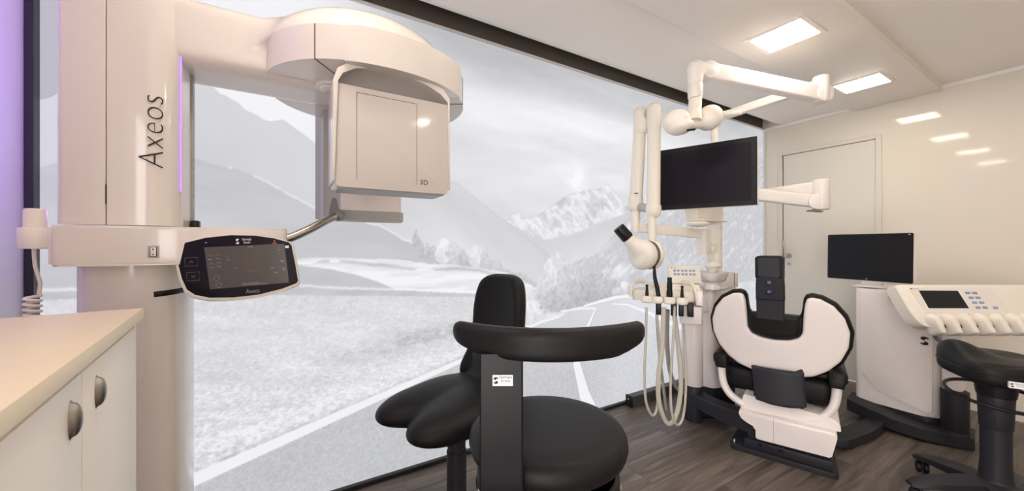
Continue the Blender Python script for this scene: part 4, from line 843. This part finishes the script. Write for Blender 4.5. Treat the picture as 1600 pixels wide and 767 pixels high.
g3 = g1+(g1-g2).normalized()*0.001; MB().cyl(g1+(g2-g1)*0.02, g1+(g2-g1)*0.02+Vector((-0.008, -0.018, 0)), 0.006).build('screw', BLACKP, OL, world=True)
MB().cyl((elb.x, elb.y, elb.z-0.075), (elb.x, elb.y, elb.z+0.075), 0.040, bev=0.008, seg=28).build('elbow', WHITE2, OL, world=True)
e2 = elb+Vector((0, 0, -0.030))
ua = MB().beam(e2, fk, 0.058, 0.088, 0.009).build('spring_arm', PINKW, OL, world=True)
dv = (e2-fk).normalized(); nv = Vector((-dv.y, dv.x, 0)); nv = nv if nv.dot(Vector((-0.8, -0.6, 0))) > 0 else -nv
for pp in (e2+dv*0.0, fk-dv*0.0): MB().cyl(pp-nv*0.034, pp+nv*0.036, 0.050, bev=0.006, seg=32).build('arm_joint', WHITE2, ua, world=True)
fk2 = fk-dv*0.075
MB().sdf(lambda X, Y, Z: smin(capsule(X, Y, Z, fk, fk2+Vector((0, 0, 0.0)), 0.044), capsule(X, Y, Z, fk2, fk2-Vector((0, 0, 0.06)), 0.042), 0.02), (min(fk.x, fk2.x)-0.07, min(fk.y, fk2.y)-0.07, fk2.z-0.12), (max(fk.x, fk2.x)+0.07, max(fk.y, fk2.y)+0.07, fk2.z+0.07), 0.008).build('swivel_head', PINKW, OL, sharp=60, world=True)
s0 = fk2-Vector((0, 0, 0.075)); s1 = at(1081, 190, 2.05)
MB().cyl(s0-Vector((0, 0, 0.01)), s0-Vector((0, 0, 0.09)), 0.041, 0.038, seg=28, bev=0.003).build('swivel_neck', WHITE2, OL, world=True)
s2 = s0-Vector((0, 0, 0.09))
MB().tube([s2, s2*0.62+s1*0.38+Vector((0.006, 0, -0.01)), s2*0.25+s1*0.75, s1], 0.044, 16, 6, sx=1.0, sy=0.6, rr=[0.85, 0.9, 1.15, 1.25]).build('yoke', IVORY, OL, sharp=60, world=True)
l0 = at(1057, 190, 2.04); l1 = at(1108, 184, 2.08); tv = (l1-l0).normalized()
lh = MB().sdf(lambda X, Y, Z: smin(smin(np.minimum(ell(X, Y, Z, (l0.x, l0.y, l0.z), (0.062, 0.075, 0.066)), ell(X, Y, Z, (l0.x+0.01, l0.y-0.01, l0.z-0.03), (0.062, 0.078, 0.042))), ell(X, Y, Z, (l1.x, l1.y, l1.z), (0.055, 0.075, 0.070)), 0.02), capsule(X, Y, Z, l0-Vector((0, 0, 0.03)), l1-Vector((0, 0, 0.02)), 0.030), 0.03), (l0.x-0.10, min(l0.y, l1.y)-0.12, l0.z-0.10), (l1.x+0.10, max(l0.y, l1.y)+0.12, l1.z+0.10), 0.009).build('lamp_head', IVORY, OL, sharp=60, world=True)
bs = at(1080, 202.5, 1.985); MB().box((-0.022, -0.004, -0.01), (0.022, 0.004, 0.006), 0.001, 1, frame(bs, (0.80, -0.6, 0.08), (0, 0, 1))).build('lamp_slot', BLACKP, lh, world=True)

# ================================================================== LARGE SCREEN ON ARM
ml, mr = Vector((2.119, 1.703, 0)), Vector((2.342, 1.11, 0)); mx_ = (mr-ml).normalized(); mz = 1.590
BS = thing('patient_screen', 'large black flat screen in white housing on an arm, tilted above the chair', 'monitor', ((ml.x+mr.x)/2, (ml.y+mr.y)/2, 1.38))
SM = frame((ml+mr)/2+Vector((0, 0, mz)), mx_, (0, 0, 1))
hw_, hh_ = (mr-ml).length/2, 0.2035
MB().prism(rounded([(-hw_, -hh_), (hw_, -hh_), (hw_, hh_), (-hw_, hh_)], 0.006), -0.032, -0.001, 'xy', 0.003, 2, SM).build('housing', WHITE2, BS, world=True)
bz = MB().prism([(-hw_+0.002, -hh_+0.002), (hw_-0.004, -hh_+0.002), (hw_-0.004, hh_-0.002), (-hw_+0.002, hh_-0.002)], -0.002, 0.002, 'xy', 0.001, 1, SM).build('bezel', BLACKP, BS, world=True)
MB().box((-hw_+0.030, -hh_+0.030, 0.0), (hw_-0.034, hh_-0.030, 0.0023), 0, 1, SM).build('display', SCREEN, bz, world=True)
k1 = at(1283, 308, 2.10); k0 = SM @ Vector((0.18, -0.11, -0.05)); k2 = Vector((PX+0.02, PY-0.02, 1.47))
MB().box((-0.06, -0.06, -0.075), (0.06, 0.06, -0.030), 0.01, 2, SM @ Matrix.Translation((0.15, -0.11, 0))).build('mount_plate', WHITE2, BS, world=True)
MB().beam(k0, k1+Vector((0, 0, -0.028)), 0.050, 0.072, 0.012).build('front_arm', WHITE2, BS, world=True)
MB().beam(k2, k1+Vector((0, 0, 0.055)), 0.050, 0.072, 0.012).build('rear_arm', WHITE2, BS, world=True)
MB().cyl(k1-Vector((0, 0, 0.072)), k1+Vector((0, 0, 0.10)), 0.040, bev=0.006, seg=28).build('arm_elbow', WHITE2, BS, world=True)
dv = (k1-k0).normalized(); nv = Vector((dv.y, -dv.x, 0)); nv = nv if nv.dot(Vector((-0.8, -0.6, 0))) > 0 else -nv
MB().cyl(k1+Vector((0, 0, -0.028))+nv*0.02-dv*0.02, k1+Vector((0, 0, -0.028))+nv*0.036-dv*0.02, 0.046, bev=0.004, seg=32).build('elbow_cap', WHITE2, BS, world=True)
MB().box((-0.035, -0.02, -0.004), (0.035, 0.02, 0.004), 0.002, 1, frame(k1-Vector((0, 0, 0.082))-dv*0.03, dv, (0, 0, 1)) @ Matrix.Rotation(PI/2, 4, 'X')).build('elbow_underside', GREYP, BS, world=True)
MB().cyl(k2-Vector((0, 0, 0.045)), k2+Vector((0, 0, 0.045)), 0.042, bev=0.004).build('pole_clamp', WHITE2, BS, world=True)

# ================================================================== DELIVERY CART (right of the chair)
DT = thing('delivery_cart', 'white rounded treatment cart with dark base, between dental chair and end wall', 'dental unit', (3.50, 0.77, 0))
cb = rounded([(3.29, 0.955), (3.285, 0.60), (3.40, 0.535), (3.78, 0.56), (3.80, 0.94)], [0.03, 0.05, 0.06, 0.05, 0.05], 6)
side = [(3.30, 0.20), (3.34, 0.12), (3.44, 0.085)]
cbd = MB().prism(cb, 0.115, 0.862, 'xy', 0.008, 3).build('cart_body', PINKW, DT, world=True)
# raised front panel with a large rounded lower corner
fp = rounded([(0.925, 0.845), (0.925, 0.24), (0.60, 0.135), (0.595, 0.845)], [0.015, 0.13, 0.03, 0.015], 8)
MB().prism(fp, 3.276, 3.295, 'yz', 0.006, 3).build('front_panel', PINKW, cbd, world=True)
MB().prism([(3.55+(x-3.55)*0.985, 0.75+(y-0.75)*0.985) for x, y in cb], 0.03, 0.118, 'xy', 0.004, 1).build('cart_plinth', CHAR, DT, world=True)
MB().box((3.31, 0.62, 0.860), (3.44, 0.84, 0.868), 0.002, 1).build('top_tray', LGREY, DT, world=True)
leaf_logo('logo', 0.052, frame((3.2755, 0.630, 0.575), (0, -1, 0), (0, 0, 1)), INK, cbd)
# dark curved base arm in front of the cart with upright stub
arm = [((3.235, 0.965), 0.135, 0.085), ((3.205, 0.86), 0.120, 0.070), ((3.19, 0.74), 0.10, 0.055), ((3.21, 0.62), 0.085, 0.045), ((3.27, 0.51), 0.075, 0.038), ((3.33, 0.44), 0.075, 0.035)]
rings = []
for (p, zt_, zb_) in arm:
    d = 0.05
    rings.append([Vector((p[0]-d, p[1], zb_-0.03)), Vector((p[0]+d+0.06, p[1]+0.02, zb_-0.03)), Vector((p[0]+d+0.06, p[1]+0.02, zt_)), Vector((p[0]-d, p[1], zt_-0.008))])
MB().loft(rings).build('base_arm', CHAR, DT, sharp=40, world=True)
sp = at(1492, 640, 2.13)
MB().cyl((sp.x, sp.y, 0.085), (sp.x, sp.y, 0.315), 0.056, bev=0.004, seg=32).build('support_column', CHAR, DT, world=True)
MB().cyl((sp.x, sp.y, 0.0), (sp.x, sp.y, 0.085), 0.058, bev=0.004, seg=32).build('column_foot', CHAR, DT, world=True)
MB().box((sp.x-0.02, sp.y-0.03, 0.30), (sp.x+0.14, sp.y+0.05, 0.66), 0.02, 3).build('console_riser', PINKW, DT, world=True)

# small monitor on the cart
A_, B_ = Vector((3.43, 1.15, 0)), Vector((3.33, 0.685, 0)); mv = (B_-A_).normalized()
PMn = thing('desk_monitor', 'small black desk monitor standing on the white cart', 'monitor', (3.44, 0.87, 0.868), 0)
M2 = frame((A_+B_)/2+Vector((0, 0, 1.070)), mv, (0.02, 0, 1)); w2, h2 = (B_-A_).length/2, 0.1615
MB().prism(rounded([(-w2, -h2), (w2, -h2), (w2, h2), (-w2, h2)], 0.010), -0.028, -0.002, 'xy', 0.003, 2, M2).build('housing', WHITE2, PMn, world=True)
bz = MB().prism(rounded([(-w2+0.002, -h2+0.002), (w2-0.003, -h2+0.002), (w2-0.003, h2-0.002), (-w2+0.002, h2-0.002)], 0.009), -0.003, 0.002, 'xy', 0.001, 1, M2).build('bezel', BLACKP, PMn, world=True)
MB().box((-w2+0.014, -h2+0.026, 0.0), (w2-0.016, h2-0.016, 0.0024), 0, 1, M2).build('display', SCREEN2, bz, world=True)
MB().box((w2-0.026, h2-0.014, 0.002), (w2-0.016, h2-0.009, 0.0026), 0, 1, M2).build('status_mark', INKW, bz, world=True)
lettering('lettering', 'HP', 0.010, M2 @ Matrix.Translation((0, -h2+0.013, 0.0022)), INKG, bz, ext=0.0002) if False else MB().cyl(M2 @ Vector((0, -h2+0.013, 0.002)), M2 @ Vector((0, -h2+0.013, 0.0026)), 0.005).build('maker_mark', INKG, bz, world=True)
MB().box((3.385, 0.84, 0.875), (3.425, 0.95, 1.06), 0.01, 2).box((3.32, 0.80, 0.868), (3.50, 0.98, 0.880), 0.004, 2).build('stand', WHITE2, PMn, world=True)

# ================================================================== DENTIST CONSOLE
CO_l, CO_r = at(1412, 480, 2.03), at(1640, 480, 2.03)
cx_v = (CO_r-CO_l); CW = cx_v.length; cxv = cx_v.normalized()
DCN = thing('dentist_console', 'white dentist console with dark display, blue keys and scalloped instrument holders', 'control panel', (sp.x, sp.y, 0.66))
upv = (Vector((0, 0, 1))*0.90+_F*0.43).normalized()
KM = frame((CO_l+CO_r)/2+Vector((0, 0, 0.015)), cxv, upv)       # x right, y up the slope, z towards the operator
ko = rounded([(-CW/2, 0.115), (-CW/2+0.010, -0.02), (-CW/2+0.035, -0.105), (-CW/2+0.075, -0.125), (CW/2-0.06, -0.135), (CW/2, -0.09), (CW/2, 0.115)], [0.02, 0.05, 0.04, 0.02, 0.03, 0.03, 0.02])
kb = MB().prism(ko, -0.060, 0.0, 'xy', 0.010, 3, KM).build('console_body', IVORY, DCN, world=True)
MB().prism(rounded([(-CW/2+0.07, 0.098), (-CW/2+0.10, -0.045), (CW/2-0.24, -0.062), (CW/2-0.27, 0.098)], 0.01), -0.001, 0.0025, 'xy', 0.001, 1, KM).build('display_panel', WHITE2, DCN, world=True)
x0 = -CW/2
MB().prism([(x0+0.118, 0.080), (x0+0.335, 0.078), (x0+0.345, -0.022), (x0+0.125, -0.022)], 0.002, 0.0036, 'xy', 0, 1, KM).build('display', SCREEN2, DCN, world=True)
for r_ in range(4):
    for c_ in range(2):
        kx = x0+0.385+c_*0.038+r_*0.004; ky = 0.066-r_*0.028
        MB().box((kx-0.014, ky-0.007, 0.002), (kx+0.014, ky+0.007, 0.0040), 0.0008, 1, KM).build('key', BLUEB, DCN, world=True)
MB().box((x0+0.478, -0.026, 0.002), (x0+0.505, -0.012, 0.0040), 0.0008, 1, KM).build('key', BLUEB, DCN, world=True)
for kx, ky in ((x0+0.022, 0.085), (x0+0.026, 0.03), (x0+0.034, -0.03)): MB().box((kx-0.006, ky-0.006, 0.0), (kx+0.006, ky+0.006, 0.0012), 0.0004, 1, KM).build('side_key', INKW, DCN, world=True)
lettering('lettering', 'Dentsply', 0.010, KM @ Matrix.Translation((x0+0.105, 0.0905, 0.0028)), INKG, DCN, ext=0.0002)
MB().box((x0+0.078, 0.087, 0.0025), (x0+0.085, 0.094, 0.003), 0, 1, KM).build('logo', INK, DCN, world=True)
# scalloped holders: a saddle-shaped prong with a rounded hump between the cradles
for i in range(7):
    hx_ = x0+0.115+i*0.086
    if hx_ > CW/2-0.03: break
    def pr(X, Y, Z, hx_=hx_):
        d = rbox(X, Y, Z, (hx_, -0.125, 0.010), (0.031, 0.044, 0.036), 0.010)
        d = smin(d, ell(X, Y, Z, (hx_-0.012, -0.085, 0.010), (0.030, 0.034, 0.030)), 0.015)
        return np.maximum(d, -capsule(X, Y, Z, (hx_+0.030, -0.19, 0.040), (hx_+0.016, -0.03, 0.062), 0.030))
    b = MB().sdf(pr, (hx_-0.05, -0.18, -0.04), (hx_+0.05, -0.03, 0.07), 0.006)
    bmesh.ops.transform(b.bm, matrix=KM, verts=b.bm.verts); b.build('instrument_holder', IVORY, DCN, sharp=60, world=True)
    MB().box((hx_+0.030, -0.128, -0.045), (hx_+0.062, -0.108, 0.002), 0.003, 1, KM).build('holder_slot', BLACKP, DCN, world=True)
# tilted left grip and the hose under the console, support arm
MB().tube([at(1409, 452, 2.10), at(1396, 456, 2.14), at(1388, 468, 2.15), at(1400, 477, 2.13), at(1418, 476, 2.07)], 0.012, 10, 6, sx=1.3, sy=0.7).build('console_grip', WHITE2, DCN, sharp=60, world=True)
MB().box((-0.12, -0.06, -0.13), (0.10, 0.06, -0.055), 0.02, 3, KM).build('console_mount', WHITE2, DCN, world=True)
MB().tube([at(1458, 516, 2.06), at(1462, 527, 2.06), at(1472, 534, 2.08), at(1490, 536, 2.12)], 0.010, 8, 6).build('hose', GREYP, DCN, world=True)
MB().beam(Vector((sp.x+0.06, sp.y, 0.67)), KM @ Vector((0, 0, -0.11)), 0.07, 0.06, 0.01).build('console_arm', WHITE2, DCN, world=True)

# ================================================================== STOOLS
def star_base(root, zhub, n=5, R=0.29, a0=0.3, m=CHAR, hub=0.038, fat=1.0):
    MB().lathe([(0.0, 0.075), (hub*1.35, 0.075), (hub*1.4, 0.085), (hub*1.15, 0.135), (hub, 0.15), (0, 0.15)], (0, 0, 0), 24).build('hub', m, root)
    for k in range(n):
        a = a0+2*PI*k/n; c, s_ = math.cos(a), math.sin(a)
        rings = []
        for q, wd, z0, z1 in ((0.02, 0.034, 0.080, 0.135), (0.10, 0.032, 0.080, 0.128), (0.20, 0.029, 0.076, 0.112), (R, 0.024, 0.066, 0.090), (R+0.025, 0.014, 0.064, 0.078)):
            wd *= fat
            rings.append([Vector((c*q-s_*y_, s_*q+c*y_, z)) for y_, z in ((-wd, z0), (wd, z0), (wd, z1-0.010), (wd*0.6, z1), (-wd*0.6, z1), (-wd, z1-0.010))])
        leg = MB().loft(rings).build('base_leg', m, root, sharp=45)
        cx_, cy_ = c*(R-0.005), s_*(R-0.005)
        ca = a+0.9; w_ = Vector((math.cos(ca), math.sin(ca), 0))
        cs = MB().cyl((cx_, cy_, 0.045), (cx_, cy_, 0.070), 0.008)
        for sg in (-1, 1): cs.cyl(Vector((cx_, cy_, 0.0265))+w_*0.004*sg, Vector((cx_, cy_, 0.0265))+w_*0.022*sg, 0.026, bev=0.004, seg=20)
        cs.build('caster', BLACKP, leg)

# --- round stool with curved arm-back, in front
c_ = at(855, 560, 1.0)
ST = thing('round_stool', 'black round swivel stool with curved backrest bar in the foreground', 'stool', (c_.x, c_.y, 0), rad(59.1))
MB().lathe([(0.0, 0.600), (0.165, 0.600), (0.196, 0.604), (0.206, 0.614), (0.211, 0.632), (0.208, 0.650), (0.199, 0.662), (0.183, 0.668), (0.14, 0.670), (0.0, 0.671)], (0, 0, 0), 64).build('seat', BLACK, ST, sharp=60)
MB().lathe([(0.0, 0.570), (0.10, 0.570), (0.15, 0.596), (0.155, 0.602), (0, 0.602)], (0, 0, 0), 40).build('seat_pan', BLACKP, ST)
# seat strap continuing into the post
post = MB()
def strap(pts, wd, th, y0):
    P = catmull([Vector(p) for p in pts], 6); rings = []
    for i, p in enumerate(P):
        a = P[max(i-1, 0)]; b = P[min(i+1, len(P)-1)]; d = (b-a).normalized(); nrm = Vector((d.z, 0, -d.x))
        rings.append([Vector((p.x, y0, p.z))+nrm*u*th+Vector((0, v_*wd, 0)) for u, v_ in ((-1, -0.92), (-0.7, -1), (0.7, -1), (1, -0.92), (1, 0.92), (0.7, 1), (-0.7, 1), (-1, 0.92))])
    return MB().loft(rings)
pb = strap([(0.02, 0, 0.575), (-0.10, 0, 0.566), (-0.175, 0, 0.572), (-0.208, 0, 0.615), (-0.212, 0, 0.70), (-0.212, 0, 0.80), (-0.210, 0, 0.92)], 0.046, 0.011, 0.118).build('back_post', BLACKP, ST, sharp=40)
LM = frame((-0.2235, 0.115, 0.866), (0, -1, 0), (0, 0, 1))
sk = MB().box((-0.0215, -0.0115, 0), (0.0215, 0.0115, 0.0006), 0, 1, LM).build('maker_label', INKW, pb)
leaf_logo('logo', 0.0145, LM @ Matrix.Translation((-0.0145, 0.0, 0.0006)), INK, sk, world=False)
lettering('lettering', 'Dentsply\nSirona', 0.0076, LM @ Matrix.Translation((0.006, 0.003, 0.0008)), INK, sk, world=False, ext=0.0002)
def barf(X, Y, Z):
    yy = Y-0.01; xc = -0.222+1.75*yy**2
    zt = 0.977+0*Y; zb = 0.903+0.9*np.maximum(np.abs(yy)-0.13, 0)**1.5
    zc = (zt+zb)/2; hz = (zt-zb)/2; hx_ = 0.024
    q = np.sqrt(((X-xc)/hx_)**2+0)*hx_-hx_
    a = np.abs(Z-zc)-hz+0.022; b = np.abs(X-xc)-hx_+0.020; c = np.abs(yy)-0.224+0.020
    return np.sqrt(np.maximum(a, 0)**2+np.maximum(b, 0)**2+np.maximum(c, 0)**2)+np.minimum(np.maximum(np.maximum(a, b), c), 0)-0.020
MB().sdf(barf, (-0.26, -0.24, 0.89), (-0.08, 0.26, 0.99), 0.0065).build('back_bar', BLACK, ST, sharp=60)
MB().cyl((0, 0, 0.14), (0, 0, 0.36), 0.030, seg=28).build('column', CHAR, ST)
MB().cyl((0, 0, 0.34), (0, 0, 0.575), 0.022, seg=24).build('piston', BLACKP, ST)
fr_ = MB().lathe([(0.176, 0.520), (0.188, 0.520), (0.191, 0.535), (0.188, 0.560), (0.180, 0.563), (0.176, 0.540), (0.176, 0.520)], (0, 0, 0), 64).build('foot_ring', BLACKP, ST)
MB().lathe([(0.1885, 0.519), (0.1925, 0.519), (0.193, 0.524), (0.1895, 0.527), (0.1885, 0.519)], (0, 0, 0), 64).build('ring_trim', CHROME, fr_)
for k in range(3):
    a = 0.5+k*2*PI/3; MB().beam((0.018*math.cos(a), 0.018*math.sin(a), 0.545), (0.182*math.cos(a), 0.182*math.sin(a), 0.540), 0.022, 0.008, 0.002).build('ring_spoke', BLACKP, fr_)
star_base(ST, 0.15, a0=rad(76.9), R=0.25)

# --- split-seat saddle stool with tall backrest, behind
SS = thing('saddle_stool', 'black stool with split front saddle seat and tall rounded backrest, beside the mural', 'stool', (0.52, 1.265, 0), rad(197))
def saddle(X, Y, Z):
    d = 1e3
    for sg in (-1, 1):
        k = ell(X, Y, Z, (0.075, sg*0.095, 0.572), (0.185, 0.102, 0.057)); d = np.minimum(d, k) if sg == -1 else smin(d, k, 0.012)
    d = smin(d, ell(X, Y, Z, (-0.070, 0, 0.580), (0.165, 0.195, 0.058)), 0.05)
    d = smin(d, ell(X, Y, Z, (0.035, 0, 0.566), (0.165, 0.13, 0.046)), 0.03)
    d = smin(d, ell(X, Y, Z, (-0.190, 0, 0.650), (0.050, 0.140, 0.100)), 0.06)
    return d
MB().sdf(saddle, (-0.28, -0.21, 0.50), (0.28, 0.21, 0.72), 0.0085).build('seat', BLACK, SS, sharp=60)
bo = rounded([(-0.145, 0.575), (-0.140, 0.80), (-0.142, 0.93), (-0.110, 1.03), (0.090, 1.03), (0.122, 0.93), (0.122, 0.80), (0.130, 0.575)], [0.03, 0.1, 0.1, 0.075, 0.075, 0.1, 0.1, 0.03], 6)
MB().sdf(lambda X, Y, Z: slab(poly2(Y, Z, bo), X+0.225-1.3*Y**2+0.10*(Z-0.62)-0.05*np.exp(-((Z-0.64)/0.07)**2), 0.033, 0.026), (-0.34, -0.16, 0.56), (-0.10, 0.15, 1.05), 0.0085).build('backrest', BLACK, SS, sharp=60)
MB().box((-0.295, -0.028, 0.55), (-0.268, 0.028, 0.85), 0.006, 2).box((-0.28, -0.028, 0.520), (0.03, 0.028, 0.540), 0.005, 2).build('back_bracket', BLACKP, SS)
MB().cyl((0, 0, 0.14), (0, 0, 0.40), 0.036, seg=28).build('column', CHAR, SS)
MB().cyl((0, 0, 0.38), (0, 0, 0.535), 0.032, 0.036, seg=28).build('piston', CHAR, SS)
MB().tube([(0.02, 0, 0.525), (0.02, 0.10, 0.520), (0.02, 0.17, 0.525)], 0.007, 8, 4).build('height_lever', BLACKP, SS)
star_base(SS, 0.15, a0=rad(83), R=0.25)

# --- triangular saddle stool at the right edge
r0 = at(1556, 560, 1.60)
TS = thing('triangular_stool', 'black triangular saddle stool on charcoal star base at right edge', 'stool', (r0.x, r0.y, 0), rad(59.1))
tri = rounded([(-0.10, 0.222), (0.17, 0.10), (0.185, -0.09), (0.02, -0.235), (-0.165, -0.20), (-0.185, 0.10)], [0.07, 0.10, 0.1, 0.10, 0.1, 0.1], 6)
def tseat(X, Y, Z):
    top = 0.672+0.055*np.exp(-((Y-0.10)/0.07)**2-((X-0.06)/0.10)**2) - 0.012*np.exp(-((X)/0.05)**2)*(Y < 0)
    bot = 0.578+0*X
    return slab(poly2(X, Y, tri), Z-(top+bot)/2, (top-bot)/2, 0.034)
se = MB().sdf(tseat, (-0.21, -0.26, 0.57), (0.21, 0.23, 0.76), 0.008).build('seat', BLACK, TS, sharp=60)
MB().tube([Vector((x*1.006, y*1.006, 0.632)) for x, y in tri], 0.0022, 6, 1, True, False).build('seat_piping', BLACKP, se)
MB().lathe([(0, 0.50), (0.056, 0.50), (0.060, 0.53), (0.062, 0.575), (0.075, 0.596), (0, 0.596)], (0, 0, 0), 36).build('seat_pan', BLACKP, TS)
MB().tube([(-0.140*math.cos(a)*1.0, 0.155*math.sin(a), 0.498-0.022*math.cos(a)) for a in [2*PI*i/24 for i in range(24)]], 0.0075, 8, 2, True).build('lever_ring', BLACKP, TS)
MB().cyl((0, 0, 0.36), (0, 0, 0.50), 0.048, 0.053, seg=32, bev=0.003).build('column_sleeve', CHAR, TS)
MB().cyl((0, 0, 0.20), (0, 0, 0.36), 0.045, seg=32).build('column', CHAR, TS)
MB().cyl((0, 0, 0.13), (0, 0, 0.22), 0.050, 0.045, seg=32).build('column_root', CHAR, TS)
star_base(TS, 0.15, a0=rad(75), hub=0.045, R=0.28, fat=1.45)
LB2 = frame((-0.172, 0.140, 0.606), (-0.57, -0.82, 0), (0, 0, 1))
lb2 = MB().box((-0.0215, -0.0115, -0.012), (0.0215, 0.0115, 0.0006), 0, 1, LB2).build('maker_label', INKW, TS)
leaf_logo('logo', 0.0145, LB2 @ Matrix.Translation((-0.0145, 0.0, 0.0006)), INK, lb2, world=False)
lettering('lettering', 'Dentsply\nSirona', 0.0076, LB2 @ Matrix.Translation((0.006, 0.003, 0.0008)), INK, lb2, world=False, ext=0.0002)
